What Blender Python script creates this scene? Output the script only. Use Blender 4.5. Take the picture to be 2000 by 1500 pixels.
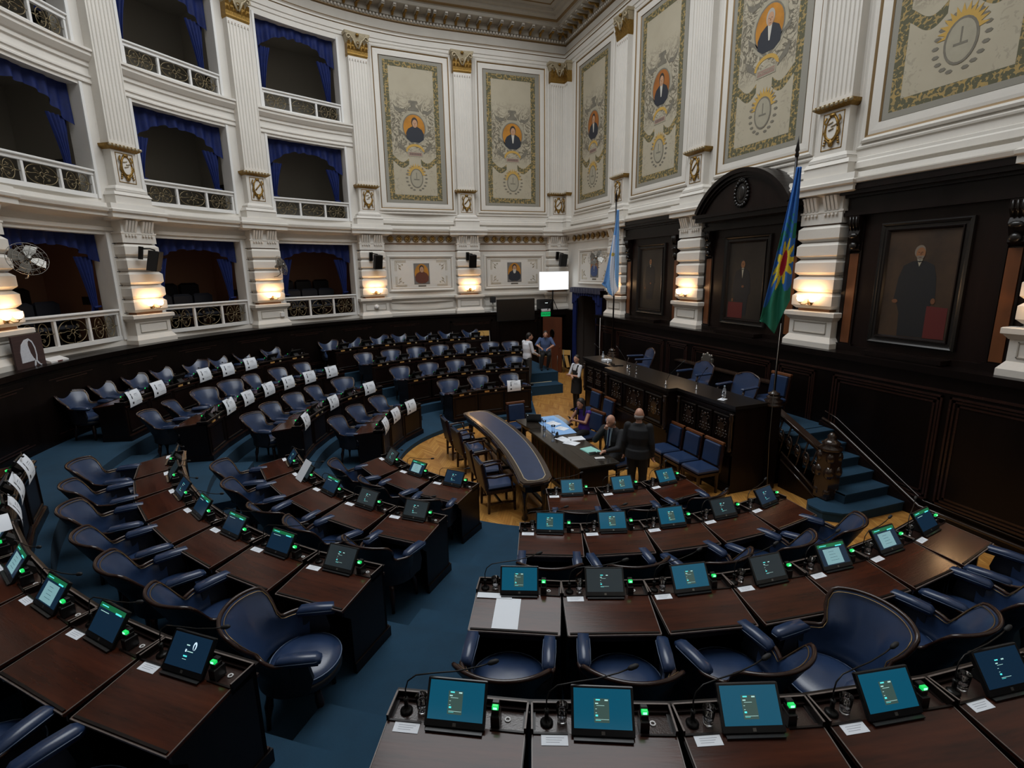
import bpy, bmesh, math, random
from mathutils import Matrix, Vector
random.seed(7)
for o in list(bpy.data.objects): bpy.data.objects.remove(o)
SC = bpy.context.scene
COL = SC.collection
R = math.radians
# ---------------------------------------------------------------- camera
CX = -4.873                       # centre of the half round seating, metres; the straight wall is x = 0
CAM = Vector((-9.1466, -9.8747, 4.089))
def make_camera():
    y, p, r = R(19.2832), R(12.4709), R(-0.9467)
    F = Vector((math.sin(y)*math.cos(p), math.cos(y)*math.cos(p), -math.sin(p)))
    Rt = Vector((math.cos(y), -math.sin(y), 0)); U = Rt.cross(F)
    R2 = Rt*math.cos(r)+U*math.sin(r); U2 = -Rt*math.sin(r)+U*math.cos(r)
    m = Matrix(((R2.x, U2.x, -F.x, CAM.x), (R2.y, U2.y, -F.y, CAM.y), (R2.z, U2.z, -F.z, CAM.z), (0, 0, 0, 1)))
    cd = bpy.data.cameras.new('camera'); cd.sensor_width = 36; cd.lens = 1008.81/2000*36
    cd.clip_start = .05; cd.clip_end = 200
    c = bpy.data.objects.new('camera', cd); COL.objects.link(c); c.matrix_world = m
    SC.camera = c
make_camera()
SC.view_settings.view_transform = 'Standard'
SC.view_settings.look = 'None'
SC.view_settings.gamma = 1
SC.view_settings.use_curve_mapping = False
SC.view_settings.exposure = 0.0
# ---------------------------------------------------------------- world and daylight through the roof light
wd = bpy.data.worlds.new('world'); SC.world = wd; wd.use_nodes = True
wd.node_tree.nodes['Background'].inputs[0].default_value = (.6, .7, .85, 1)
wd.node_tree.nodes['Background'].inputs[1].default_value = .05
def area(name, loc, sx, sy, power, col, rot=(0, 0, 0)):
    l = bpy.data.lights.new(name, 'AREA'); l.shape = 'RECTANGLE'; l.size = sx; l.size_y = sy
    l.energy = power; l.color = col
    o = bpy.data.objects.new(name, l); COL.objects.link(o); o.location = loc; o.rotation_euler = rot
    return o
area('roof_light', (-6.0, 0, 15.6), 9.5, 12.5, 1820, (.93, .97, 1.0))
# ---------------------------------------------------------------- materials
MATS = {}
def newmat(name):
    m = bpy.data.materials.new(name); m.use_nodes = True
    nt = m.node_tree; b = nt.nodes['Principled BSDF']
    MATS[name] = m
    return m, nt, b
def N(nt, t, **kw):
    n = nt.nodes.new(t)
    for k, v in kw.items():
        if k.startswith('i_'):
            key = k[2:]
            key = int(key) if key.isdigit() else key
            n.inputs[key].default_value = v
        else: setattr(n, k, v)
    return n
def rgb(c): return (c[0], c[1], c[2], 1)
def mat(name, col, rough=.5, metal=0, var=0, scale=4, bump=0, bscale=60, spec=None, stretch=None, col2=None, emit=None, estr=0, coat=0, alpha=None, sheen=0):
    m, nt, b = newmat(name)
    b.inputs['Base Color'].default_value = rgb(col); b.inputs['Roughness'].default_value = rough
    b.inputs['Metallic'].default_value = metal
    if spec is not None: b.inputs['Specular IOR Level'].default_value = spec
    if coat: b.inputs['Coat Weight'].default_value = coat; b.inputs['Coat Roughness'].default_value = .15
    if sheen: b.inputs['Sheen Weight'].default_value = sheen
    if emit: b.inputs['Emission Color'].default_value = rgb(emit); b.inputs['Emission Strength'].default_value = estr
    L = nt.links
    tc = None
    if var or bump:
        tc = N(nt, 'ShaderNodeTexCoord'); mp = N(nt, 'ShaderNodeMapping'); L.new(tc.outputs['Object'], mp.inputs[0])
        if stretch: mp.inputs['Scale'].default_value = stretch
    if var:
        no = N(nt, 'ShaderNodeTexNoise', i_Scale=scale, i_Detail=6.0, i_Roughness=.6); L.new(mp.outputs[0], no.inputs['Vector'])
        rp = N(nt, 'ShaderNodeValToRGB'); L.new(no.outputs[0], rp.inputs[0])
        c2 = col2 or [c*(1-var) for c in col]
        rp.color_ramp.elements[0].position = .3; rp.color_ramp.elements[1].position = .7
        rp.color_ramp.elements[0].color = rgb(c2); rp.color_ramp.elements[1].color = rgb(col)
        L.new(rp.outputs[0], b.inputs['Base Color'])
    if bump:
        nb = N(nt, 'ShaderNodeTexNoise', i_Scale=bscale, i_Detail=3.0); L.new(mp.outputs[0], nb.inputs['Vector'])
        bp = N(nt, 'ShaderNodeBump', i_Strength=bump, i_Distance=.01); L.new(nb.outputs[0], bp.inputs['Height'])
        L.new(bp.outputs[0], b.inputs['Normal'])
    return m
mat('plaster', (.70, .665, .61), .6, var=.08, scale=1.3, bump=.15, bscale=25)
mat('plaster_grey', (.42, .39, .34), .7, var=.12, scale=1.6)  # darker plaster; on the top entablature it paints in the weaker light
mat('plaster_soft', (.56, .525, .47), .65, var=.1, scale=1.4)  # plaster with shade put into its colour, for frieze and modillion fronts
mat('dado_wood', (.0060, .0034, .0029), .30, var=.5, scale=4, stretch=(1, 1, .12), spec=.22)  # dark panelling wood, darkened further to paint in the shade on the dado
mat('gilt', (.36, .21, .05), .42, metal=.75, var=.5, scale=30, bump=.6, bscale=70)
mat('gilt_pale', (.50, .42, .28), .5, metal=.3, var=.35, scale=30, bump=.4, bscale=70)
mat('bronze_line', (.20, .125, .05), .5, metal=.3)
mat('groove', (.24, .12, .06), .8)
mat('iron_gilt', (.19, .15, .085), .45, metal=.7)
mat('dark_wood', (.0085, .0045, .0038), .30, var=.55, scale=5, stretch=(1, 1, .15), spec=.28)
mat('dark_wood_panel', (.0125, .006, .0048), .32, var=.5, scale=4, stretch=(1, 1, .12), spec=.26)
mat('inlay_wood', (.16, .052, .016), .4, var=.35, scale=5, stretch=(1, 1, .1))
mat('lid_wood', (.075, .0185, .008), .17, var=.62, scale=3.5, stretch=(.35, 3, 1), bump=.03, bscale=30, spec=.30, col2=(.018, .0062, .004))
mat('worn_edge', (.17, .135, .12), .4, var=.4, scale=20)
mat('tray_wood', (.035, .017, .013), .22, var=.4, scale=30, bump=.1, bscale=120, spec=.6)
mat('chair_wood', (.028, .012, .009), .22, spec=.5, var=.3, scale=8)
mat('blue_leather', (.020, .042, .105), .30, var=.25, scale=5, bump=.05, bscale=160, spec=.62)
mat('blue_piping', (.10, .14, .22), .4)
mat('dark_leather', (.008, .009, .014), .45, bump=.1, bscale=160)
mat('stud_brass', (.25, .17, .08), .35, metal=.8)
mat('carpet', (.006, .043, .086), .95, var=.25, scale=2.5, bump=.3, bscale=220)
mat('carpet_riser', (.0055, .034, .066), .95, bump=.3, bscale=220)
mat('velvet', (.0035, .014, .105), .7, var=.4, scale=6, spec=.3)
mat('velvet_grey', (.035, .036, .07), .8, var=.3, scale=6)
mat('black_plastic', (.008, .008, .009), .3)
mat('black_matte', (.010, .010, .011), .7)
mat('black_metal', (.012, .012, .012), .35, metal=.5)
mat('chrome', (.55, .55, .56), .18, metal=1)
mat('steel_dull', (.25, .24, .22), .4, metal=.9)
mat('paper', (.78, .82, .88), .8)
mat('paper_line', (.25, .27, .32), .8)
mat('ink', (.02, .02, .03), .8)
mat('brass_plate', (.85, .46, .13), .5, var=.2, scale=60)
mat('number_plate', (.72, .60, .38), .5)
mat('white_paint', (.72, .71, .69), .5)
mat('white_plastic', (.70, .70, .70), .4)
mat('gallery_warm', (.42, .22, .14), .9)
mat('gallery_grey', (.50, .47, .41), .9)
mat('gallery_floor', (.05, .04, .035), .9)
mat('frame_black', (.013, .011, .010), .3, var=.4, scale=10)
mat('skin', (.50, .27, .19), .5, var=.1, scale=20)
mat('skin_tan', (.36, .18, .12), .5)
mat('hair_dark', (.012, .009, .008), .55)
mat('hair_grey', (.22, .20, .19), .6)
mat('cloth_black', (.008, .008, .009), .8)
mat('cloth_suit', (.009, .010, .013), .8, var=.2, scale=30)
mat('cloth_white', (.66, .67, .72), .8)
mat('cloth_shirt_blue', (.06, .10, .22), .8)
mat('cloth_light_blue', (.36, .50, .62), .8)
mat('cloth_navy', (.010, .018, .075), .7)
mat('cloth_purple', (.040, .012, .19), .7)
mat('cloth_grey', (.035, .032, .030), .8)
mat('cloth_banner', (.26, .46, .78), .8)
mat('cloth_banner_text', (.10, .27, .55), .8)
mat('folder_green', (.30, .62, .56), .7)
mat('chair_tan', (.50, .29, .075), .6)
mat('door_wood', (.11, .032, .014), .4, var=.3, scale=5, stretch=(1, 1, .15))
mat('table_top_wood', (.040, .033, .027), .12, var=.4, scale=3, stretch=(3, .3, 1), spec=.6)
mat('rail_wood', (.03, .018, .013), .15, spec=.7)
mat('sash_red', (.22, .012, .015), .7)
mat('shade_glass', (.9, .8, .65), .5, emit=(1.0, .62, .30), estr=9)
mat('screen_white', (.8, .85, .9), .5, emit=(.93, .98, 1.0), estr=1.25)
mat('screen_white_text', (.5, .5, .5), .5, emit=(.72, .76, .80), estr=1.0)
mat('lamp_green', (.02, .3, .08), .3, emit=(.008, .62, .11), estr=1.0)
mat('lamp_green_core', (.5, .95, .7), .3, emit=(.25, 1.0, .50), estr=1.8)
mat('exit_green', (.01, .25, .06), .4, emit=(.0, .55, .13), estr=.5)
mat('exit_text', (.005, .05, .02), .5)
mat('led_white', (.8, .9, 1), .4, emit=(.8, .95, 1), estr=2)
mat('scr_teal', (.004, .01, .015), .12, emit=(.004, .072, .125), estr=1.0)
mat('scr_dim', (.006, .008, .010), .12, emit=(.013, .020, .024), estr=1.0)
mat('scr_navy', (.004, .006, .012), .12, emit=(.005, .018, .038), estr=1.0)
mat('scr_panel', (.01, .01, .01), .2, emit=(.045, .085, .075), estr=.9)
mat('scr_form', (.1, .1, .1), .2, emit=(.17, .33, .36), estr=1.0)
mat('scr_text', (.3, .3, .3), .3, emit=(.35, .62, .58), estr=1.1)
mat('scr_cyan', (.1, .3, .3), .3, emit=(.06, .62, .62), estr=1.3)
mat('scr_header', (.01, .1, .04), .3, emit=(.008, .10, .038), estr=1.0)
mat('scr_icon', (.3, .3, .3), .3, emit=(.5, .68, .8), estr=1.2)
mat('flag_sky', (.16, .36, .68), .75); mat('flag_white', (.72, .74, .80), .75); mat('flag_sun', (.62, .42, .07), .7)
mat('flag_blue', (.025, .14, .46), .75); mat('flag_green', (.012, .17, .10), .75)
mat('flag_yellow', (.72, .56, .035), .75); mat('flag_red', (.42, .012, .035), .75); mat('flag_laurel', (.02, .22, .13), .75)
def glass_mat():
    m, nt, b = newmat('clear_glass')
    b.inputs['Base Color'].default_value = (.95, .97, 1, 1); b.inputs['Roughness'].default_value = .02
    b.inputs['Transmission Weight'].default_value = 1; b.inputs['IOR'].default_value = 1.45
    m2, nt, b = newmat('water_bottle')
    b.inputs['Base Color'].default_value = (.8, .88, .98, 1); b.inputs['Roughness'].default_value = .05
    b.inputs['Transmission Weight'].default_value = .85
glass_mat()
def parquet():
    m, nt, b = newmat('parquet'); L = nt.links
    tc = N(nt, 'ShaderNodeTexCoord'); sep = N(nt, 'ShaderNodeSeparateXYZ'); L.new(tc.outputs['Object'], sep.inputs[0])
    def M(op, a, c=None, d=None):
        n = N(nt, 'ShaderNodeMath', operation=op)
        for i, v in enumerate((a, c, d)):
            if v is None: continue
            if isinstance(v, (int, float)): n.inputs[i].default_value = v
            else: L.new(v, n.inputs[i])
        return n.outputs[0]
    # herringbone: zigzag strips running across the room
    x, y = sep.outputs[0], sep.outputs[1]
    col = M('DIVIDE', x, .42); fr = M('FRACT', col); tri = M('ABSOLUTE', M('SUBTRACT', fr, .5))
    zig = M('ADD', M('DIVIDE', y, .105), M('MULTIPLY', tri, 8.0))
    cell = M('FLOOR', zig); side = M('GREATER_THAN', fr, .5); cc = M('FLOOR', col)
    cmb = N(nt, 'ShaderNodeCombineXYZ'); L.new(cell, cmb.inputs[0]); L.new(side, cmb.inputs[1]); L.new(cc, cmb.inputs[2])
    wn = N(nt, 'ShaderNodeTexWhiteNoise'); L.new(cmb.outputs[0], wn.inputs['Vector'])
    no = N(nt, 'ShaderNodeTexNoise', i_Scale=1.1, i_Detail=3.0); L.new(tc.outputs['Object'], no.inputs['Vector'])
    f = M('ADD', M('MULTIPLY', wn.outputs['Value'], .55), M('MULTIPLY', no.outputs[0], .6))
    rp = N(nt, 'ShaderNodeValToRGB'); L.new(f, rp.inputs[0])
    rp.color_ramp.elements[0].position = .1; rp.color_ramp.elements[0].color = (.30, .115, .022, 1)
    rp.color_ramp.elements[1].position = .95; rp.color_ramp.elements[1].color = (.58, .30, .075, 1)
    fz = M('FRACT', zig); gap = M('LESS_THAN', M('MINIMUM', fz, M('SUBTRACT', 1.0, fz)), .04)
    mx = N(nt, 'ShaderNodeMix', data_type='RGBA'); L.new(gap, mx.inputs[0]); L.new(rp.outputs[0], mx.inputs[6]); mx.inputs[7].default_value = (.17, .07, .018, 1)
    L.new(mx.outputs[2], b.inputs['Base Color']); b.inputs['Roughness'].default_value = .32
parquet()
def mural_mat():
    m, nt, b = newmat('mural_paint'); L = nt.links
    uv = N(nt, 'ShaderNodeUVMap'); sep = N(nt, 'ShaderNodeSeparateXYZ'); L.new(uv.outputs[0], sep.inputs[0])
    def M(op, a, c=None, d=None):
        n = N(nt, 'ShaderNodeMath', operation=op)
        for i, v in enumerate((a, c, d)):
            if v is None: continue
            if isinstance(v, (int, float)): n.inputs[i].default_value = v
            else: L.new(v, n.inputs[i])
        return n.outputs[0]
    W, H = 2.14, 4.75
    u, v = sep.outputs[0], sep.outputs[1]
    d = M('MINIMUM', M('MINIMUM', u, M('SUBTRACT', W, u)), M('MINIMUM', v, M('SUBTRACT', H, v)))
    band = M('MULTIPLY', M('GREATER_THAN', d, .10), M('LESS_THAN', d, .28))
    outer = M('LESS_THAN', d, .10)
    uc = M('ABSOLUTE', M('SUBTRACT', u, W/2))
    v0 = M('ADD', 1.42, M('MULTIPLY', M('COSINE', M('MULTIPLY', uc, 7.0)), .13))
    dv = M('ABSOLUTE', M('SUBTRACT', v, v0))
    swag = M('MULTIPLY', M('LESS_THAN', dv, .10), M('MULTIPLY', M('GREATER_THAN', d, .2), M('GREATER_THAN', uc, .22)))
    bmask = M('MAXIMUM', band, swag)
    vo = N(nt, 'ShaderNodeTexVoronoi', i_Scale=11.0); L.new(uv.outputs[0], vo.inputs['Vector'])
    vo.inputs['Randomness'].default_value = .55
    leaf = M('LESS_THAN', vo.outputs['Distance'], .62)
    nlo = N(nt, 'ShaderNodeTexNoise', i_Scale=14.0, i_Detail=3.0); L.new(uv.outputs[0], nlo.inputs['Vector'])
    leaf2 = M('MULTIPLY', leaf, M('GREATER_THAN', nlo.outputs[0], .42))
    def mix(f, a, c):
        n = N(nt, 'ShaderNodeMix', data_type='RGBA')
        if isinstance(f, (int, float)): n.inputs[0].default_value = f
        else: L.new(f, n.inputs[0])
        for i, q in ((6, a), (7, c)):
            if isinstance(q, tuple): n.inputs[i].default_value = rgb(q)
            else: L.new(q, n.inputs[i])
        return n.outputs[2]
    # canvas
    n1 = N(nt, 'ShaderNodeTexNoise', i_Scale=1.6, i_Detail=5.0); L.new(uv.outputs[0], n1.inputs['Vector'])
    base = mix(n1.outputs[0], (.37, .325, .235), (.47, .42, .32))
    # grey scroll ornament, only in the middle zone
    n2 = N(nt, 'ShaderNodeTexNoise', i_Scale=2.3, i_Detail=3.0, i_Distortion=3.2); L.new(uv.outputs[0], n2.inputs['Vector'])
    r2 = M('ABSOLUTE', M('SUBTRACT', n2.outputs[0], .5)); line = M('LESS_THAN', r2, .042)
    sm = N(nt, 'ShaderNodeMapRange', i_1=1.5, i_2=1.9); L.new(v, sm.inputs[0])
    st = N(nt, 'ShaderNodeMapRange', i_1=3.75, i_2=3.1); L.new(v, st.inputs[0])
    se = N(nt, 'ShaderNodeMapRange', i_1=.98, i_2=.70); L.new(uc, se.inputs[0])
    zone = M('MULTIPLY', M('MULTIPLY', sm.outputs[0], st.outputs[0]), se.outputs[0])
    base = mix(M('MULTIPLY', M('MULTIPLY', line, zone), .85), base, (.10, .085, .06))
    n3 = N(nt, 'ShaderNodeTexNoise', i_Scale=9.0, i_Detail=3.0, i_Distortion=1.5); L.new(uv.outputs[0], n3.inputs['Vector'])
    base = mix(M('MULTIPLY', M('MULTIPLY', M('GREATER_THAN', n3.outputs[0], .54), zone), .30), base, (.22, .195, .14))
    # corner sprays
    zb = M('MULTIPLY', M('LESS_THAN', v, 1.15), M('GREATER_THAN', uc, .5)); zt = M('GREATER_THAN', M('ADD', v, M('MULTIPLY', uc, .6)), 4.75)
    base = mix(M('MULTIPLY', M('MULTIPLY', M('MAXIMUM', zb, zt), M('GREATER_THAN', n3.outputs[0], .58)), .35), base, (.22, .20, .15))
    ng = N(nt, 'ShaderNodeTexNoise', i_Scale=7.0, i_Detail=2.0); L.new(uv.outputs[0], ng.inputs['Vector'])
    gold = mix(ng.outputs[0], (.24, .19, .10), (.46, .30, .08))
    bc = mix(leaf2, gold, (.10, .095, .052))
    c = mix(bmask, base, bc)
    c = mix(outer, c, (.27, .255, .215))
    L.new(c, b.inputs['Base Color']); b.inputs['Roughness'].default_value = .8
mural_mat()
mat('mural_orange', (.52, .22, .025), .8, var=.35, scale=3); mat('mural_orange_dark', (.36, .12, .02), .8, var=.3, scale=3)
mat('mural_grey', (.20, .18, .14), .8, var=.3, scale=10); mat('mural_pale', (.38, .345, .26), .8, var=.15, scale=5)
mat('mural_gold', (.50, .31, .07), .8); mat('mural_plate', (.30, .19, .15), .8); mat('mural_ink', (.10, .08, .07), .8)
mat('paint_coat', (.020, .023, .032), .7); mat('paint_skin', (.47, .27, .16), .7); mat('paint_hair', (.035, .025, .02), .7)
mat('paint_white', (.55, .52, .46), .7); mat('paint_grey_hair', (.38, .35, .31), .7); mat('paint_suit_blue', (.03, .06, .18), .7)
mat('paint_bg_grey', (.16, .15, .14), .7); mat('paint_uniform', (.12, .035, .02), .7)
mat('oil_dark', (.022, .016, .011), .5, var=.6, scale=1.5); mat('oil_brown', (.062, .034, .017), .5, var=.55, scale=1.6, col2=(.022, .013, .008))
mat('oil_coat', (.006, .007, .009), .6); mat('oil_skin', (.22, .095, .038), .6); mat('oil_skin_dim', (.13, .05, .02), .6)
mat('oil_hair_grey', (.16, .13, .10), .7); mat('oil_red', (.09, .008, .007), .6)
mat('scarf_board', (.055, .025, .024), .7, var=.5, scale=6, stretch=(.2, 1, 12)); mat('scarf_white', (.66, .68, .74), .8, var=.25, scale=60)
# ---------------------------------------------------------------- mesh builder
class MB:
    def __init__(s, M=None):
        s.v = []; s.f = []; s.m = []; s.mats = []; s.sm = []; s.M = M or Matrix(); s.uv = {}
    def mi(s, m):
        if m not in s.mats: s.mats.append(m)
        return s.mats.index(m)
    def add(s, vs, fs, m, smooth=False, M=None):
        T = s.M @ M if M is not None else s.M
        b = len(s.v); k = s.mi(m)
        s.v += [tuple(T @ Vector(p)) for p in vs]
        for f in fs:
            s.f.append(tuple(b+i for i in f)); s.m.append(k); s.sm.append(smooth)
        return s
    def box(s, a, b, m, M=None, bev=0):
        (x0, y0, z0), (x1, y1, z1) = a, b
        if x0 > x1: x0, x1 = x1, x0
        if y0 > y1: y0, y1 = y1, y0
        if z0 > z1: z0, z1 = z1, z0
        if bev <= 0:
            vs = [(x0, y0, z0), (x1, y0, z0), (x1, y1, z0), (x0, y1, z0), (x0, y0, z1), (x1, y0, z1), (x1, y1, z1), (x0, y1, z1)]
            return s.add(vs, [(0, 3, 2, 1), (4, 5, 6, 7), (0, 1, 5, 4), (1, 2, 6, 5), (2, 3, 7, 6), (3, 0, 4, 7)], m, M=M)
        e = min(bev, (x1-x0)*.49, (y1-y0)*.49, (z1-z0)*.49)
        return s.loft([[(x0+e, y0+e, z0), (x1-e, y0+e, z0), (x1-e, y1-e, z0), (x0+e, y1-e, z0)],
                [(x0, y0, z0+e), (x1, y0, z0+e), (x1, y1, z0+e), (x0, y1, z0+e)],
                [(x0, y0, z1-e), (x1, y0, z1-e), (x1, y1, z1-e), (x0, y1, z1-e)],
                [(x0+e, y0+e, z1), (x1-e, y0+e, z1), (x1-e, y1-e, z1), (x0+e, y1-e, z1)]], m, M=M)
    def loft(s, rings, m, closed=True, caps=True, smooth=False, M=None):
        n = len(rings[0]); vs = [p for r in rings for p in r]; fs = []
        for i in range(len(rings)-1):
            for j in range(n if closed else n-1):
                k = (j+1) % n
                fs.append((i*n+j, i*n+k, (i+1)*n+k, (i+1)*n+j))
        if caps and closed:
            fs.append(tuple(range(n))[::-1]); fs.append(tuple((len(rings)-1)*n+i for i in range(n)))
        return s.add(vs, fs, m, smooth, M)
    def prism(s, poly, h0, h1, m, axis='z', M=None, smooth=False):
        def P(p, h): return {'z': (p[0], p[1], h), 'y': (p[0], h, p[1]), 'x': (h, p[0], p[1])}[axis]
        return s.loft([[P(p, h0) for p in poly], [P(p, h1) for p in poly]], m, M=M, smooth=smooth)
    def lathe(s, prof, m, n=16, M=None, smooth=True, cap=True):
        rings = [[(r*math.cos(2*math.pi*i/n), r*math.sin(2*math.pi*i/n), z) for i in range(n)] for r, z in prof]
        return s.loft(rings, m, caps=cap, smooth=smooth, M=M)
    def tube(s, pts, r, m, n=6, M=None, smooth=True, caps=True):
        pts = [Vector(p) for p in pts]; rs = r if isinstance(r, (list, tuple)) else [r]*len(pts)
        rings = []; prev = None
        for i, p in enumerate(pts):
            t = (pts[min(i+1, len(pts)-1)]-pts[max(i-1, 0)])
            if t.length < 1e-9: t = Vector((0, 0, 1))
            t.normalize()
            if prev is None:
                a = Vector((0, 0, 1)) if abs(t.z) < .9 else Vector((1, 0, 0))
                prev = t.cross(a).normalized()
            else:
                prev = (prev-t*prev.dot(t))
                prev = prev.normalized() if prev.length > 1e-6 else t.orthogonal().normalized()
            b = t.cross(prev)
            rings.append([tuple(p+(prev*math.cos(2*math.pi*k/n)+b*math.sin(2*math.pi*k/n))*rs[i]) for k in range(n)])
        return s.loft(rings, m, smooth=smooth, caps=caps, M=M)
    def ball(s, c, r, m, n=10, k=7, M=None):
        rx, ry, rz = r if isinstance(r, (tuple, list)) else (r, r, r)
        rings = []
        for i in range(k+1):
            a = math.pi*i/k; q = max(math.sin(a), .02)
            rings.append([(c[0]+rx*q*math.cos(2*math.pi*j/n), c[1]+ry*q*math.sin(2*math.pi*j/n), c[2]-rz*math.cos(a)) for j in range(n)])
        return s.loft(rings, m, smooth=True, M=M)
    def grid(s, fn, nu, nv, m, smooth=True, M=None, closed_u=False):
        vs = [fn(i/(nu if closed_u else nu), j/nv) for j in range(nv+1) for i in range(nu+(0 if closed_u else 1))]
        w = nu if closed_u else nu+1
        fs = [(j*w+i, j*w+(i+1) % w, (j+1)*w+(i+1) % w, (j+1)*w+i) for j in range(nv) for i in range(nu)]
        return s.add(vs, fs, m, smooth, M)
    def plate(s, pts, y, th, m, M=None):   # polygon in x,z extruded along y
        return s.prism(pts, y, y+th, m, 'y', M)
    def mesh(s, name):
        me = bpy.data.meshes.new(name); me.from_pydata(s.v, [], s.f)
        for m in s.mats: me.materials.append(MATS[m])
        me.polygons.foreach_set('material_index', s.m); me.polygons.foreach_set('use_smooth', s.sm)
        me.update(); return me
    def build(s, name, parent=None, loc=None):
        bm = bmesh.new(); me = s.mesh(name); bm.from_mesh(me); bmesh.ops.recalc_face_normals(bm, faces=bm.faces); bm.to_mesh(me); bm.free()
        o = bpy.data.objects.new(name, me); COL.objects.link(o)
        if parent: o.parent = parent
        return o
def frame_at(o, n):
    """local frame of a wall piece: X right as seen from the room, Y into the wall, Z up. n = direction into the room"""
    n = Vector((n[0], n[1], 0)).normalized(); x = Vector((-n.y*-1, -n.x*1, 0))
    x = (-n).cross(Vector((0, 0, 1))); y = -n
    return Matrix(((x.x, y.x, 0, o[0]), (x.y, y.y, 0, o[1]), (0, 0, 1, o[2] if len(o) > 2 else 0), (0, 0, 0, 1)))
def pol(th, r, z=0):
    return Vector((CX-r*math.cos(R(th)), r*math.sin(R(th)), z))
def arc_frame(th, r, z=0):
    p = pol(th, r, z); return frame_at(p, (math.cos(R(th)), -math.sin(R(th))))
def empty(name, M=None, label=None, cat=None, group=None, kind=None):
    o = bpy.data.objects.new(name, None); COL.objects.link(o); o.empty_display_size = .1
    if M is not None: o.matrix_world = M
    return tag(o, label, cat, group, kind)
def tag(o, label=None, cat=None, group=None, kind=None):
    if label: o['label'] = label
    if cat: o['category'] = cat
    if group: o['group'] = group
    if kind: o['kind'] = kind
    return o
def copy_tree(o, M=None, parent=None):
    c = o.copy(); COL.objects.link(c)
    if parent: c.parent = parent
    if M is not None: c.matrix_world = M
    for ch in list(o.children):
        copy_tree(ch, None, c)
    return c
def S(name, mb): return tag(mb.build(name), kind='structure')
ORD = ['first', 'second', 'third', 'fourth', 'fifth', 'sixth', 'seventh', 'eighth', 'ninth']

def textmesh(name, body, size, m, parent, Mx, extrude=.002):
    tx = bpy.data.curves.new(name, 'FONT'); tx.body = body; tx.size = size; tx.align_x = 'CENTER'; tx.align_y = 'CENTER'; tx.extrude = extrude
    t = bpy.data.objects.new(name, tx); COL.objects.link(t); dg = bpy.context.evaluated_depsgraph_get()
    me = bpy.data.meshes.new_from_object(t.evaluated_get(dg), depsgraph=dg); bpy.data.objects.remove(t)
    me.materials.clear(); me.materials.append(MATS[m]); o = bpy.data.objects.new(name, me); COL.objects.link(o); o.parent = parent; o.matrix_basis = Mx
    return o
# ================================================================ the room
T = {4: .10, 3: .34, 2: .62, 1: .94}          # floor height of each tier (4 = innermost row)
RR = {4: 3.50, 3: 5.05, 2: 6.65, 1: 8.30}     # radius of the back panel of each desk row
LEDGE = 2.47
def arcpts(th0, th1, r, n):
    return [pol(th0+(th1-th0)*i/n, r) for i in range(n+1)]
def ringpath(d, n=96):
    """closed U shaped plan of the room, offset inward by d"""
    r = 10.2-d; x = .3-d
    return [(x, -r), (x, r)]+[(p.x, p.y) for p in arcpts(90, -90, r, n)]
def sweep(mb, prof, m, path=ringpath, closed=True, smooth=False):
    """prof = [(d,z)...]; path(d) = list of xy"""
    rings = [[(x, y, z) for x, y in path(d)] for d, z in prof]
    n = len(rings[0]); vs = [p for r in rings for p in r]; fs = []
    for i in range(len(rings)-1):
        for j in range(n if closed else n-1):
            k = (j+1) % n; fs.append((i*n+j, i*n+k, (i+1)*n+k, (i+1)*n+j))
    mb.add(vs, fs, m, smooth); return mb
# --- floor
fl = MB(); fl.add([(-17, -12, 0), (2, -12, 0), (2, 12, 0), (-17, 12, 0)], [(0, 1, 2, 3)], 'parquet'); S('floor', fl)
bd = MB()
for (a, b) in (((-2.60, -3.02, 0), (-1.25, -2.9, .006)),): bd.box(a, b, 'dark_wood')
# --- carpeted tiers: each a thick annular sector from one end of the seating to the other
TE = 107.5
def sector(mb, r0, r1, z0, z1, th0, th1, n, m, mr):
    a = arcpts(th0, th1, r0, n); b = arcpts(th0, th1, r1, n); k = n+1
    top = [(p.x, p.y, z1) for p in a]+[(p.x, p.y, z1) for p in b]
    mb.add(top, [(i, i+1, k+i+1, k+i) for i in range(n)], m)
    mb.add([(p.x, p.y, z0) for p in a]+[(p.x, p.y, z1) for p in a], [(i, i+1, k+i+1, k+i) for i in range(n)], mr)
    for q in (0, n):
        mb.add([(a[q].x, a[q].y, z0), (b[q].x, b[q].y, z0), (b[q].x, b[q].y, z1), (a[q].x, a[q].y, z1)], [(0, 1, 2, 3)], mr)
ti = MB()
edges = {4: 3.26, 3: 4.86, 2: 6.46, 1: 8.12}
outer = {4: 4.86, 3: 6.46, 2: 8.12, 1: 9.75}
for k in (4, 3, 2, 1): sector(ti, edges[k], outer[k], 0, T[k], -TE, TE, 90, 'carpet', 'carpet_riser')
tiers = S('trim_1', ti); tiers['label'] = 'blue carpeted tiers of the half round seating'
# aisle half steps (each aisle lies between two blocks)
AIS = [(-61.0, -53.4), (-8.6, 8.6), (53.4, 61.0)]
st = MB()
for a0, a1 in AIS:
    for k, (z, d) in {3: (.22, .50), 2: (.48, .46), 1: (.78, .48)}.items():
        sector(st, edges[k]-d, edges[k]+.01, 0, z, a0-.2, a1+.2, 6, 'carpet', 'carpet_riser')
S('trim_2', st)
# end steps beside the far block
es = MB()
es.box((-3.6, 5.58, 0), (-1.92, 6.6, .30), 'carpet_riser'); es.box((-3.6, 5.575, .30), (-1.915, 6.6, .305), 'carpet')
es.box((-3.6, 6.15, 0), (-1.84, 9.6, .62), 'carpet_riser'); es.box((-3.6, 6.145, .62), (-1.835, 9.6, .625), 'carpet')
es.box((-3.2, 6.10, .305), (-2.1, 6.14, .312), 'number_plate')
S('trim_3', es)
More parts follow.
